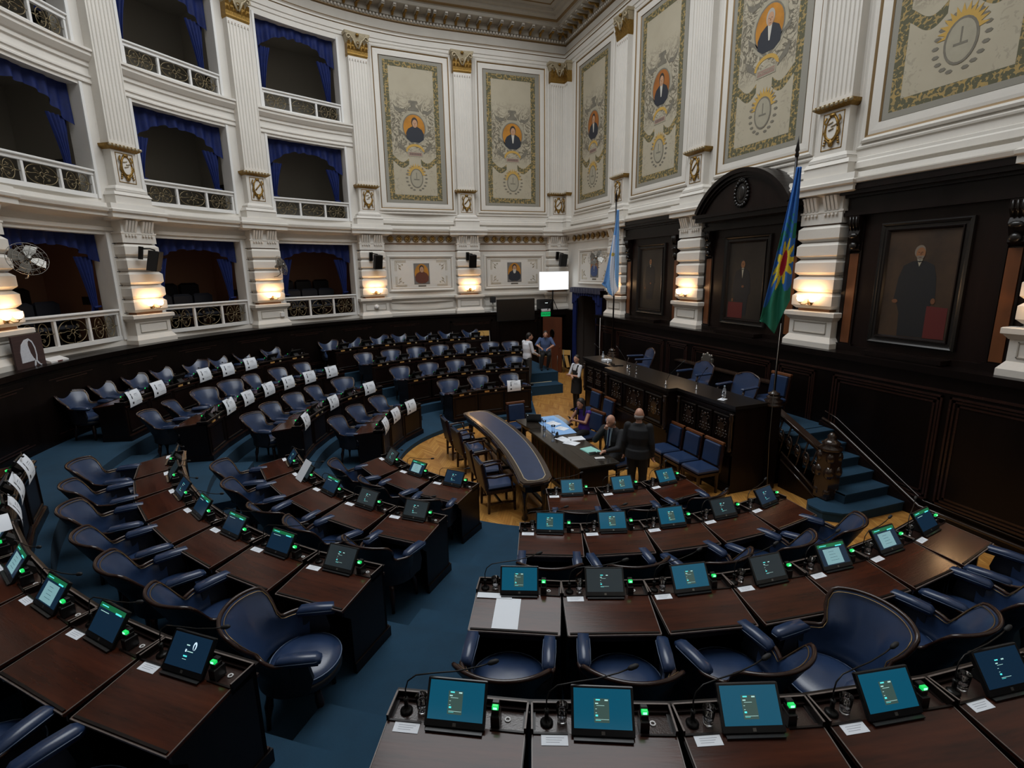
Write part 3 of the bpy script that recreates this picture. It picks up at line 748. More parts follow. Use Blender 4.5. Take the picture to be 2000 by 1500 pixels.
for i, (zb, zt, zr) in enumerate(LEV):
    rail = make_rail(WOP-.005, zr-zb); cur = curtain(WOP-.01, zt-zb, .30 if i else .26, .85 if i else .62, (zr-zb)-.02)
    for k, c in enumerate(BAYS):
        M = arc_frame(c, ROPEN+.02, zb)
        a = rail if k == 0 else copy_tree(rail, M); b = cur if k == 0 else copy_tree(cur, M)
        a.matrix_world = M; b.matrix_world = M
        tag(a, 'white railing with gilt scroll panels, %s storey, %s' % (sto[i], bayname[c]), 'railing', 'gallery railings')
        tag(b, 'blue velvet curtain, %s storey opening in %s' % (sto[i], bayname[c]), 'curtain', 'gallery curtains')
# empty gallery seats seen as dark humps behind the lower railings
gs = empty('theatre_chair', Matrix())
m = MB(); m.box((-.26, -.22, .38), (.26, .24, .50), 'dark_leather', bev=.05); m.build('seat', gs)
m = MB(); m.box((-.28, .18, .45), (.28, .32, 1.05), 'dark_leather', bev=.07); m.build('backrest', gs)
m = MB(); m.box((-.30, -.2, .0), (-.25, .25, .62), 'dark_wood'); m.box((.25, -.2, .0), (.30, .25, .62), 'dark_wood'); m.build('side_frame', gs)
first = True
for k, c in enumerate(BAYS):
    for j, dt in enumerate((-5.4, -2.3, .8, 3.9)):
        for row in (0, 1):
            M = arc_frame(c+dt+(1.0 if row else 0), 11.2+row*.95, 2.5+row*.30)
            M = M @ Matrix.Rotation(math.pi, 4, 'Z') @ Matrix.Rotation(math.pi, 4, 'Z')
            g = gs if first else copy_tree(gs, M); g.matrix_world = M; first = False
            tag(g, 'dark seat, %s from left, %s row, lowest gallery, %s' % (ORD[j], ('front', 'back')[row], bayname[c].replace('the ', '')), 'chair', 'chairs in the lowest gallery')
# ================================================================ picture frame helper
def moulding(mb, w, h, prof, m, M=None, z=0):
    """prof = [(inset, y)...]; rectangle half width w, from z to z+h"""
    rings = [[(-w+e, y, z+e), (w-e, y, z+e), (w-e, y, z+h-e), (-w+e, y, z+h-e)] for e, y in prof]
    mb.loft(rings, m, caps=False, M=M)
def ell(cx, cz, rx, rz, n=20, a0=0, a1=360): return [(cx+rx*math.cos(R(a0+(a1-a0)*i/n)), cz+rz*math.sin(R(a0+(a1-a0)*i/n))) for i in range(n)]
def bust(mb, cx, cz, s, y, coat, hair='paint_hair', beard=None, shirt='paint_white', skin='paint_skin', tie=None):
    def pl(pts, d, m): mb.plate([(cx+x*s, cz+z*s) for x, z in pts], y-d, .002, m)
    pl([(-.5, -.55), (-.52, -.25), (-.40, -.02), (-.16, .12), (.16, .12), (.40, -.02), (.52, -.25), (.5, -.55), (.25, -.72), (-.25, -.72)], .002, coat)
    if shirt: pl([(-.10, .14), (.10, .14), (.03, -.38), (-.03, -.38)], .004, shirt)
    pl(ell(0, .34, .19, .27), .004, hair); pl(ell(.01, .28, .145, .215), .006, skin)
    for e in (-.055, .065): pl(ell(e, .31, .022, .012, 8), .008, 'paint_hair')
    pl([(-.005, .30), (.02, .30), (.035, .22), (-.01, .22)], .007, 'oil_skin'); pl([(-.04, .165), (.05, .165), (.04, .15), (-.03, .15)], .008, 'paint_uniform')
    if beard: pl([(-.13, .22), (-.06, .20), (.07, .20), (.14, .22), (.12, .02), (.06, -.12 if beard == 'long' else .02), (-.06, -.12 if beard == 'long' else .02), (-.12, .02)], .0075, 'paint_white' if beard == 'long' else hair)
    if tie: pl([(-.03, .10), (.03, .10), (.035, -.3), (0, -.36), (-.035, -.3)], .006, tie)
# ---------------------------------------------------------------- tall wall paintings
def uvplane(name, w, h, y, m, parent):
    me = bpy.data.meshes.new(name); me.from_pydata([(-w/2, y, 0), (w/2, y, 0), (w/2, y, h), (-w/2, y, h), (-w/2, y+.02, 0), (w/2, y+.02, 0), (w/2, y+.02, h), (-w/2, y+.02, h)], [],
        [(0, 1, 2, 3), (5, 4, 7, 6), (0, 4, 5, 1), (1, 5, 6, 2), (2, 6, 7, 3), (3, 7, 4, 0)])
    ul = me.uv_layers.new(name='UVMap')
    for l in me.loops:
        v = me.vertices[l.vertex_index].co; ul.data[l.index].uv = (v.x+w/2, v.z)
    me.materials.append(MATS[m]); o = bpy.data.objects.new(name, me); COL.objects.link(o); o.parent = parent; return o
def mural(M, label, coat='paint_coat', hair='paint_hair', shirt='paint_white', beard=None, bg='mural_orange', text=None):
    r = empty('wall_painting', M, label, 'painting', 'tall wall paintings')
    f = MB()
    moulding(f, 1.43, 5.36, [(0, .0), (0, -.05), (.04, -.07), (.08, -.055)], 'plaster', z=-.30)
    moulding(f, 1.35, 5.20, [(0, -.055), (.02, -.045), (.04, -.03)], 'bronze_line', z=-.22)
    moulding(f, 1.31, 5.12, [(0, -.03), (.05, -.035), (.17, -.03)], 'plaster', z=-.18)
    moulding(f, 1.14, 4.83, [(0, -.03), (.03, -.01)], 'bronze_line', z=-.04)
    moulding(f, 1.52, 5.54, [(0, 0), (.0, -.03), (.03, -.04), (.05, -.02), (.09, -.0)], 'plaster', z=-.39)
    f.build('frame', r)
    uvplane('canvas', 2.2, 4.75, -.012, 'mural_paint', r)
    y = -.014
    p = MB()
    p.plate(ell(0, 2.55, .50, .56, 28), y-.002, .002, 'mural_pale'); p.plate(ell(0, 2.55, .42, .47, 28), y-.003, .002, 'mural_grey')
    p.plate(ell(0, 2.55, .385, .435, 28), y-.004, .002, bg)
    bust(p, .02, 2.52, .62, y-.004, coat, hair, beard, shirt)
    p.build('portrait_medallion', r)
    q = MB()
    for s in (-1, 1):      # scrolls above the medallion, and crossed staffs under it
        q.prism([(s*.30, 3.06), (s*.52, 3.02), (s*.66, 3.12), (s*.74, 3.34), (s*.66, 3.22), (s*.52, 3.14), (s*.34, 3.16)], y-.003, y-.001, 'mural_grey', 'y')
        q.prism([(s*.05, 1.96), (s*.42, 2.30), (s*.56, 2.36), (s*.60, 2.52), (s*.50, 2.44), (s*.36, 2.34), (s*.02, 2.04)], y-.003, y-.001, 'mural_grey', 'y')
        q.prism([(s*.30, 1.70), (s*.56, 1.86), (s*.62, 2.05), (s*.48, 1.98), (s*.34, 1.84)], y-.003, y-.001, 'mural_grey', 'y')
    q.prism([(-.22, 3.10), (.22, 3.10), (.18, 3.20), (.08, 3.24), (.10, 3.34), (.18, 3.36), (.15, 3.44), (-.15, 3.44), (-.18, 3.36), (-.10, 3.34), (-.08, 3.24), (-.18, 3.20)], y-.003, y-.001, 'mural_grey', 'y')
    q.plate([(x, z) for x, z in ell(0, 1.76, .34, .26, 12, 0, 180)]+[(-.34, 1.76), (-.28, 1.74)]+[(x, z) for x, z in ell(0, 1.74, .28, .20, 12, 180, 0)], y-.004, .002, 'mural_gold')
    q.box((-.27, y-.005, 1.60), (.27, y-.002, 1.76), 'mural_pale'); q.box((-.24, y-.006, 1.625), (.24, y-.004, 1.735), 'mural_plate')
    if not text:
        for k in range(7): q.box((-.19+.058*k, y-.0075, 1.648), (-.16+.058*k, y-.0055, 1.712), 'mural_ink')
    q.build('scroll_ornament', r)
    e = MB()
    for s in (-1, 1):
        for k in range(9):
            a = -80+k*20
            x, z = s*.36*math.cos(R(a*.9)), .86+.42*math.sin(R(a*.9))
            e.plate(ell(x, z, .055, .03, 6), y-.003, .002, 'mural_grey')
    star = []
    for k in range(26):
        a = R(-8+k*196/25); rr = (.36 if k % 2 else .24); star.append((rr*math.cos(a), 1.0+rr*math.sin(a)*1.05))
    e.plate(star, y-.004, .002, 'mural_gold')
    e.plate(ell(0, .86, .24, .33, 24), y-.005, .002, 'mural_grey'); e.plate(ell(0, .86, .205, .295, 24), y-.006, .002, 'mural_pale')
    e.box((-.012, y-.008, .84), (.012, y-.006, 1.05), 'mural_grey'); e.box((-.10, y-.008, .80), (.10, y-.006, .835), 'mural_grey')
    e.build('coat_of_arms', r)
    if text:
        textmesh('lettering', text, .085, 'mural_pale', r, Matrix.Translation((0, y-.008, 1.68)) @ Matrix.Rotation(R(90), 4, 'X'), .001)
    return r
ZM = 6.53
mural(frame_at((*arc_frame(85.3, 10.13).translation[:2], ZM), (math.cos(R(85.3)), -math.sin(R(85.3)))), 'tall wall painting, man in dark high collar on bright orange, left of the other paintings', 'paint_coat', shirt=None)
mural(frame_at((-1.95, 10.2, ZM), (0, -1)), 'tall wall painting, bow-tied man on orange medallion, second from left', bg='mural_orange')
mural(frame_at((.3, 7.88, ZM), (-1, 0)), 'tall wall painting, man on brown medallion, just right of the room corner', bg='mural_orange_dark')
mural(frame_at((.3, 3.87, ZM), (-1, 0)), 'tall wall painting, curly haired man in white cravat, behind the light blue flag', bg='mural_orange_dark')
mural(frame_at((.3, 0, ZM), (-1, 0)), 'tall wall painting with white haired man, above the arched dark wood frame', hair='paint_grey_hair', text='SAN MARTIN')
mural(frame_at((.3, -3.87, ZM), (-1, 0)), 'tall wall painting at the right edge, gold sunburst emblem large in view')
# ---------------------------------------------------------------- low portrait panels on the white wall
def low_portrait(M, label, kw, bg):
    r = empty('portrait_panel', M, label, 'portrait', 'small portraits in white panels')
    f = MB()
    moulding(f, 1.27, 1.32, [(0, 0), (0, -.05), (.03, -.065), (.07, -.05), (.10, -.03), (.16, -.02)], 'plaster', z=0)
    moulding(f, 1.17, 1.12, [(0, -.035), (.015, -.03)], 'bronze_line', z=.10)
    f.box((-1.12, -.012, .14), (1.12, .0, 1.18), 'plaster')
    f.build('frame', r)
    o = MB()
    for sx in (-1, 1):
        for sz in (-1, 1):
            X = lambda x: sx*x
            Z = lambda z: .66+sz*z
            for d in (0, .045): o.box((X(.98-d*.6), -.02, Z(.47-d)), (X(.58), -.012, Z(.455-d)), 'gilt_pale'); o.box((X(1.0-d), -.02, Z(.47)), (X(.985-d), -.012, Z(.10)), 'gilt_pale')
            for cx, cz in ((.80, .27), (.72, .32), (.82, .18)):
                o.tube([(X(cx+.035*math.cos(a)*(1-a/8)), -.018, Z(cz+.035*math.sin(a)*(1-a/8))) for a in [i*.8 for i in range(8)]], .008, 'gilt_pale', 4)
            o.tube([(X(.90), -.018, Z(.36)), (X(.84), -.018, Z(.30)), (X(.86), -.018, Z(.22)), (X(.78), -.018, Z(.14))], .008, 'gilt_pale', 4)
    o.build('gilt_corner_ornament', r)
    p = MB(); p.box((-.30, -.02, .26), (.30, -.012, 1.03), 'paint_bg_grey')
    p.plate(ell(0, .65, .27, .36, 24), -.022, .002, bg); bust(p, 0, .66, .50, -.024, **kw)
    p.box((-.15, -.02, .17), (.15, -.012, .225), 'mural_grey')
    for k in range(6): p.box((-.12+.042*k, -.022, .182), (-.10+.042*k, -.02, .212), 'mural_ink')
    p.build('portrait', r)
    return r
low_portrait(arc_frame(85.3, 10.14, 3.35), 'small portrait of officer in dark red uniform, white panel nearest the galleries', dict(coat='paint_uniform', shirt=None), 'mural_orange')
low_portrait(frame_at((-1.95, 10.19, 3.35), (0, -1)), 'small portrait of long bearded man in white panel left of the corner', dict(coat='paint_coat', beard='long', shirt=None), 'mural_orange')
lp = low_portrait(frame_at((.3, 7.62, 3.50), (-1, 0)), 'small portrait of man in blue suit, panel above the curtained doorway', dict(coat='paint_suit_blue', tie='cloth_navy'), 'mural_orange_dark')
# gilt rosettes under the cornice
ro = empty('rosette', Matrix()); m = MB()
m.lathe([(.0, 0), (.10, 0), (.105, .02), (.085, .035), (.06, .03), (.045, .05), (.0, .055)], 'gilt', 14, M=Matrix.Rotation(R(90), 4, 'X'))
for k in range(8): a = 2*math.pi*k/8; m.ball((.075*math.cos(a), -.03, .075*math.sin(a)), (.022, .012, .022), 'gilt_pale', 6, 3)
rm = m.build('rosette'); bpy.data.objects.remove(ro)
rl = {'c': 'above the officer portrait', 'f': 'above the long bearded portrait', 's': 'above the blue suited portrait'}
first = True
for key, frames in (('c', [arc_frame(85.3+dx, 10.17, 5.26) for dx in [-6.3+1.8*i for i in range(8)]]), ('f', [frame_at((x, 10.19, 5.26), (0, -1)) for x in [-3.1+.33*i for i in range(8)]]), ('s', [frame_at((.29, y, 5.26), (-1, 0)) for y in [6.55+.38*i for i in range(8)]])):
    for ri, M in enumerate(frames):
        M = M @ Matrix.Translation((0, -.05, 0)) @ Matrix.Scale(1.15, 4)
        o = rm if first else rm.copy()
        if not first: COL.objects.link(o)
        first = False; o.matrix_world = M; tag(o, 'round gilt rosette, %s in the row %s' % (ORD[ri], rl[key]), 'rosette', 'rosettes under the cornice')
# ================================================================ dark wood surrounds with framed oil portraits on the straight wall
def surround(y0, w, label, arch=False):
    M = frame_at((.22, y0, 0), (-1, 0)); r = empty('wooden_wall_surround', M, label, 'wall panelling', 'dark carved surrounds')
    b = MB(); b.box((-w, 0, LEDGE), (w, .12, 5.0), 'dark_wood_panel')
    b.box((-w, -.06, LEDGE), (w, .05, LEDGE+.10), 'dark_wood'); b.build('backing', r)
    e = MB()
    for (z0, z1, d) in ((4.96, 5.02, .13), (5.02, 5.06, .10), (5.06, 5.28, .05), (5.28, 5.33, .12), (5.33, 5.40, .22), (5.40, 5.47, .26), (5.47, 5.53, .24)):
        if arch and z0 > 5.3: z0, z1 = z0-.14, z1-.14
        e.box((-w-.0-d*.4, -d, z0), (w+d*.4, .1, z1), 'dark_wood')
    e.build('entablature', r)
    for s in (-1, 1):
        c = MB(); x = s*(w-.20)
        c.prism([(-.16, 4.95), (-.16, 4.82), (-.10, 4.70), (-.13, 4.62), (-.06, 4.44), (-.08, 4.36), (0, 4.30), (.05, 4.95)], x-.10, x+.10, 'dark_wood', 'x')
        for k in (-.06, 0, .06): c.tube([(x+k, -.165, 4.93), (x+k, -.165, 4.83), (x+k, -.115, 4.71)], .018, 'frame_black', 5)
        c.ball((x, -.13, 4.60), (.10, .05, .05), 'frame_black', 8, 5); c.ball((x, -.10, 4.42), (.08, .05, .07), 'frame_black', 8, 5)
        c.build('scroll_bracket', r)
        i = MB(); i.box((x-.085, -.035, 2.62), (x+.085, 0, 4.28), 'inlay_wood'); i.box((x-.13, -.03, 2.57), (x-.10, 0, 4.9), 'dark_wood'); i.box((x+.10, -.03, 2.57), (x+.13, 0, 4.9), 'dark_wood'); i.box((x-.16, -.06, LEDGE+.1), (x+.16, 0, 2.60), 'dark_wood')
        i.build('inlaid_pilaster', r)
    if arch:
        a = MB(); w2 = w-.10; cz = 5.36; H = .80; n = 28
        rad = (w2*w2+H*H)/(2*H); zc = cz+H-rad; an = math.asin(w2/rad)
        def arcp(rr): return [(rr*math.sin(-an+2*an*i/n), zc+rr*math.cos(-an+2*an*i/n)) for i in range(n+1)]
        A = arcp(rad); a.plate(A+[(w2, cz-.1), (-w2, cz-.1)], -.32, .4, 'dark_wood_panel'); a.box((-w2-.08, -.40, cz-.20), (w2+.08, 0, cz-.10), 'dark_wood'); a.box((-w2-.12, -.46, cz-.10), (w2+.14, 0, cz-.02), 'dark_wood')
        for rr0, rr1, d in ((rad+.06, rad-.03, .46), (rad-.03, rad-.10, .41), (rad-.10, rad-.15, .36)):
            P, Q = arcp(rr0), arcp(rr1)
            for i in range(n): a.loft([[(P[i][0], -d, P[i][1]), (P[i+1][0], -d, P[i+1][1]), (Q[i+1][0], -d, Q[i+1][1]), (Q[i][0], -d, Q[i][1])], [(P[i][0], .1, P[i][1]), (P[i+1][0], .1, P[i+1][1]), (Q[i+1][0], .1, Q[i+1][1]), (Q[i][0], .1, Q[i][1])]], 'dark_wood')
        a.build('arched_pediment', r)
        s = MB(Matrix.Translation((0, -.30, -.03))); s.plate(ell(0, 5.72, .15, .21, 20), -.05, .05, 'frame_black'); s.ball((0, -.05, 5.72), (.11, .03, .16), 'frame_black', 12, 6)
        for k in range(20): t = 2*math.pi*k/20; s.ball((.20*math.cos(t), -.05, 5.72+.27*math.sin(t)), .042, 'frame_black', 6, 4)
        for k in range(5): s.ball((-.08+.04*k, -.06, 6.0+.02*(2-abs(k-2))), .03, 'frame_black', 6, 4)
        s.build('carved_coat_of_arms', r)
    sh = MB(); sh.box((-.66, -.30, LEDGE+.02), (.66, 0, LEDGE+.09), 'dark_wood'); sh.box((-.6, -.28, LEDGE), (.6, 0, LEDGE+.02), 'dark_wood'); sh.build('shelf', r)
    return r
def oil(y0, label, fig):
    M = frame_at((.22, y0, 0), (-1, 0)); r = empty('framed_portrait', M, label, 'painting', 'oil portraits in black frames')
    f = MB()
    moulding(f, .71, 2.09, [(0, 0), (0, -.05), (.025, -.075), (.05, -.06), (.07, -.03), (.12, -.03)], 'frame_black', z=2.69)
    moulding(f, .60, 1.87, [(0, -.03), (.01, -.055), (.03, -.05), (.05, -.015)], 'dark_wood', z=2.80)
    f.build('picture_frame', r)
    p = MB(); p.box((-.56, -.012, 2.85), (.56, 0, 4.62), 'oil_brown' if fig == 'beard' else 'oil_dark')
    def pl(pts, d, m): p.plate(pts, -.012-d, .002, m)
    cx = {'beard': -.02, 'mid': -.10, 'small': -.05}[fig]; s = {'beard': 1.0, 'mid': .86, 'small': .80}[fig]; zb = 2.86; top = {'beard': 4.38, 'mid': 4.24, 'small': 4.36}[fig]
    sk = 'oil_skin' if fig != 'small' else 'oil_skin'
    Z = lambda z: top-(1.53-z)*s
    Xf = lambda x: cx+x*s
    coat = [(-.10, 1.27), (.10, 1.27), (.24, 1.20), (.30, 1.0), (.33, .62), (.27, .58), (.24, .3), (.22, .0), (-.20, .0), (-.22, .4), (-.30, .62), (-.34, .60), (-.30, 1.0), (-.24, 1.20)]
    pl([(Xf(x), max(Z(z), zb)) for x, z in coat], .002, 'oil_coat')
    pl(ell(Xf(-.005), Z(1.425), .086*s, .105*s), .004, 'oil_hair_grey' if fig == 'beard' else 'paint_hair')
    pl(ell(Xf(.01), Z(1.395), .072*s, .098*s), .006, sk); pl([(Xf(.005), Z(1.42)), (Xf(.02), Z(1.42)), (Xf(.032), Z(1.375)), (Xf(-.002), Z(1.375))], .008, 'oil_skin_dim')
    pl([(Xf(-.035), Z(1.30)), (Xf(.055), Z(1.30)), (Xf(.01), Z(1.02 if fig == 'mid' else 1.18))], .005, 'mural_pale')
    if fig == 'beard': pl([(Xf(-.05), Z(1.35)), (Xf(-.02), Z(1.362)), (Xf(.015), Z(1.352)), (Xf(.05), Z(1.362)), (Xf(.072), Z(1.35)), (Xf(.055), Z(1.305)), (Xf(.01), Z(1.285)), (Xf(-.035), Z(1.305))], .008, 'oil_hair_grey'); pl([(Xf(-.01), Z(1.335)), (Xf(.03), Z(1.335)), (Xf(.03), Z(1.328)), (Xf(-.01), Z(1.328))], .010, 'oil_red')
    for e in (-.02, .035): pl(ell(Xf(e), Z(1.415), .010, .006, 6), .008, 'oil_coat')
    pl([(Xf(-.05), Z(1.275)), (Xf(.07), Z(1.275)), (Xf(.01), Z(1.25))], .0085, 'oil_coat')
    hz = .60 if fig != 'mid' else .80
    pl(ell(Xf(.05 if fig != 'beard' else -.31), Z(hz), .05*s, .035*s, 10), .006, 'oil_skin_dim'); pl(ell(Xf(.30 if fig == 'beard' else -.31), Z(.62 if fig == 'beard' else .42), .035*s, .05*s, 10), .006, 'oil_skin_dim')
    if fig != 'small':
        x0, x1 = (.20, .52) if fig == 'beard' else (-.50, -.02)
        pl([(x0, zb), (x1, zb), (x1, Z(.52) if fig == 'beard' else Z(.36)), (x0, Z(.54) if fig == 'beard' else Z(.36))], .0035, 'oil_red')
    p.build('canvas', r); return r
surround(3.87, 1.42, 'dark wood surround, flat topped, behind the light blue and white flag')
surround(0, 1.50, 'dark wood surround with arched pediment and carved coat of arms', True)
surround(-3.87, 1.42, 'large dark wood surround at the right edge of the view')
oil(3.87, 'dark oil portrait of a small faced man beside the light blue flag', 'small')
oil(0.04, 'oil portrait of man with bow tie beneath the carved coat of arms', 'mid')
oil(-3.82, 'large oil portrait of white bearded man in black coat', 'beard')
# ================================================================ sconces, loudspeakers, fans
def sconce():
    r = empty('wall_lamp', Matrix())
    b = MB(); b.box((-.05, -.03, -.06), (.05, 0, .06), 'stud_brass', bev=.01); b.lathe([(.03, 0), (.035, .02), (.0, .03)], 'stud_brass', 10, M=Matrix.Translation((0, -.03, 0)) @ Matrix.Rotation(R(90), 4, 'X')); b.build('back_plate', r)
    for s in (-1, 1):
        a = MB(); a.tube([(0, -.04, 0), (s*.05, -.09, -.05), (s*.12, -.12, -.05), (s*.14, -.13, -.01)], .010, 'stud_brass', 6); a.lathe([(.0, -.02), (.03, -.015), (.035, .0), (.0, .005)], 'stud_brass', 10, M=Matrix.Translation((s*.14, -.13, 0))); a.build('arm', r)
        g = MB(); g.lathe([(.02, .0), (.055, .02), (.075, .06), (.070, .10), (.08, .125), (.075, .125), (.064, .10), (.068, .06), (.05, .025), (.0, .008)], 'shade_glass', 14, M=Matrix.Translation((s*.14, -.13, .005)) @ Matrix.Rotation(R(-8), 4, 'X')); g.build('glass_shade', r)
    return r
sc = sconce(); first = True
def pl_light(loc, e):
    l = bpy.data.lights.new('lamp_bulb', 'POINT'); l.energy = e; l.color = (1, .60, .30); l.shadow_soft_size = .06
    o = bpy.data.objects.new('lamp_bulb', l); COL.objects.link(o); o.location = loc
for M, e, lab in ((arc_frame(PA[0], 9.85), 7, 'on the leftmost pier, beside the large fan'), (arc_frame(PA[1], 9.85), 7, 'under the leftmost loudspeaker'), (arc_frame(PA[2], 9.85), 7, 'on the third pier, under the small fan'),
                  (arc_frame(PA[3], 9.85), 7, 'above the round white sensor'), (frame_at((-3.9, 9.85), (0, -1)), 7, 'under the loudspeaker left of the white screen'),
                  (frame_at((0, 5.775), (-1, 0)), 7, 'behind the light blue flag'), (frame_at((0, 1.96), (-1, 0)), 7, 'on the pier left of the arched surround'), (frame_at((0, -1.96), (-1, 0)), 7, 'on the pier right of the blue and green flag'), (frame_at((0, -5.775), (-1, 0)), 7, 'on the pier at the right edge')):
    L = M @ Matrix.Translation((0, .03, 3.36)); o = sc if first else copy_tree(sc, L); o.matrix_world = L; first = False
    tag(o, 'brass wall lamp with two lit glass shades, '+lab, 'lamp', 'lit wall lamps on the piers')
    for s in (-1, 1): pl_light(M @ Vector((s*.14, -.13, 3.36+.21-.0)), e*.5)
sp = empty('loudspeaker', Matrix())
m = MB(); m.loft([[(-.14, -.02, -.24), (.14, -.02, -.24), (.11, .20, -.24), (-.11, .20, -.24)], [(-.14, -.06, .24), (.14, -.06, .24), (.11, .17, .24), (-.11, .17, .24)]], 'black_matte'); m.build('cabinet', sp)
m = MB(); m.loft([[(-.125, -.03, -.22), (.125, -.03, -.22), (.125, -.02, -.22), (-.125, -.02, -.22)], [(-.125, -.07, .22), (.125, -.07, .22), (.125, -.06, .22), (-.125, -.06, .22)]], 'black_metal'); m.build('grille', sp)
m = MB(); m.box((-.20, .28, .0), (-.08, .34, .30), 'black_metal'); m.tube([(-.14, .3, .25), (-.14, .12, .28), (0, .08, .26), (0, .08, .2)], .02, 'black_metal', 6); m.build('wall_bracket', sp)
first = True
for M, rz, lab in ((arc_frame(PA[1], 9.85), 25, 'on the pier nearest the left, above a lit lamp'), (arc_frame(PA[3], 9.85), 4, 'on the pier above the round white sensor'), (frame_at((-3.9, 9.85), (0, -1)), -4, 'on the pier between the two small portraits'), (frame_at((-.12, 9.85), (0, -1)), 4, 'above the white screen in the corner')):
    L = M @ Matrix.Translation((.06, -.30, 4.42)) @ Matrix.Rotation(R(rz), 4, 'Z') @ Matrix.Rotation(R(10), 4, 'X'); o = sp if first else copy_tree(sp, L); o.matrix_world = L; first = False
    tag(o, 'black loudspeaker '+lab, 'loudspeaker', 'black loudspeakers on piers')
def fan():
    r = empty('wall_fan', Matrix()); rad = .30
    c = MB()
    for k in range(16):
        a = 2*math.pi*k/16
        for sy in (-1, 1): c.tube([(rad*q*math.cos(a+.25*(1-q)), sy*.075*math.sqrt(max(0, 1-q*q))-.0, rad*q*math.sin(a+.25*(1-q))) for q in (.2, .5, .75, .9, 1)], .0035, 'steel_dull', 4)
    for q in (1.0, .72, .45):
        for sy in ((0,) if q == 1 else (-1, 1)): c.tube([(rad*q*math.cos(a), sy*.075*math.sqrt(1-q*q), rad*q*math.sin(a)) for a in [2*math.pi*k/24 for k in range(25)]], .005, 'steel_dull', 4)
    c.build('wire_guard', r)
    b = MB()
    for k in range(4):
        a = R(20+90*k); T = Matrix.Rotation(a, 4, 'Y')
        b.loft([[(.04, -.015, -.03), (.04, .0, .03), (.042, .004, .03), (.042, -.011, -.03)], [(.15, -.03, -.09), (.15, .02, .08), (.153, .024, .08), (.153, -.026, -.09)], [(.26, -.02, -.10), (.26, .02, .05), (.262, .024, .05), (.262, -.016, -.10)]], 'steel_dull', M=T)
    b.build('blades', r)
    h = MB(); h.lathe([(.0, -.10), (.035, -.10), (.05, -.08), (.05, -.04), (.03, .02), (.07, .06), (.075, .14), (.05, .2), (0, .21)], 'steel_dull', 14, M=Matrix.Rotation(R(-90), 4, 'X')); h.build('motor', r)
    s = MB(); s.tube([(0, .12, -.06), (0, .13, -.22), (0, .26, -.26), (0, .36, -.24)], .014, 'steel_dull', 6); s.build('bracket', r)
    return r
fn = fan(); first = True
for M, z, rz, x, lab in ((arc_frame(PA[0], 9.85), 4.42, -40, .28, 'large in view at the far left'), (arc_frame(PA[2], 9.85), 4.33, 35, .22, 'on the third pier between two gallery openings'), (frame_at((0, 5.775), (-1, 0)), 4.45, 40, -.55, 'beside the light blue flag')):
    L = M @ Matrix.Translation((x, -.34, z)) @ Matrix.Rotation(R(rz), 4, 'Z') @ Matrix.Rotation(R(-18), 4, 'X'); o = fn if first else copy_tree(fn, L); o.matrix_world = L; first = False
    tag(o, 'old steel wall fan with wire guard, '+lab, 'fan', 'steel wall fans')
# ---------------------------------------------------------------- small wall things
M = arc_frame(PA[3], 9.85); d = MB(M @ Matrix.Translation((0, .04, 2.86))); d.lathe([(.0, 0), (.09, 0), (.09, .03), (.075, .06), (.04, .08), (0, .085)], 'white_plastic', 16, M=Matrix.Rotation(R(90), 4, 'X'))
tag(d.build('ceiling_sensor'), 'round white sensor dome on the pier pedestal under a lit lamp', 'sensor')
M = arc_frame(PA[2], 9.85); d = MB(M @ Matrix.Translation((.30, .03, 2.82))); d.box((-.06, -.03, -.07), (.06, .02, .07), 'white_plastic', bev=.01)
tag(d.build('junction_box'), 'small white box on the third pier pedestal', 'box')
# sign with the white headscarf on the leftmost pier pedestal
M = arc_frame(PA[0], 9.85, 0); r = empty('headscarf_sign', M @ Matrix.Translation((.20, -.10, LEDGE)), 'dark brown board with white headscarf emblem leaning on the leftmost pier', 'sign')
b = MB(); b.box((-.36, 0, 0), (.36, .03, .60), 'scarf_board'); b.build('board', r)
s = MB(); y = -.006
out = [(-.22, .10), (-.215, .30), (-.17, .43), (-.08, .51), (.03, .53), (.11, .47), (.16, .35), (.17, .20), (.15, .10), (.125, .125), (.145, .20), (.135, .33), (.095, .44), (.04, .49), (.0, .47), (-.01, .40), (.02, .26), (.07, .16), (.10, .13), (.07, .11)]
s.plate(out, y, .006, 'scarf_white')
s.plate([(.11, .12), (.145, .11), (.21, .03), (.25, -.0+.02), (.22, .0), (.15, .045)][::-1], y, .006, 'scarf_white')
s.plate([(.09, .12), (.12, .11), (.105, .03), (.07, -.0+.0), (.06, .02), (.07, .06)][::-1], y, .006, 'scarf_white')
s.build('headscarf_emblem', r)
M = arc_frame(15.3, 9.78, LEDGE); r = empty('label_holder', M, 'small white angled tray with dark red mark on the ledge beside the headscarf sign', 'tray')
b = MB(); b.prism([(-.10, 0), (.06, 0), (.06, .09), (-.10, .03)], -.22, .22, 'white_plastic', 'x'); b.box((-.06, -.105, .008), (.06, -.10, .028), 'oil_red'); b.build('tray', r)
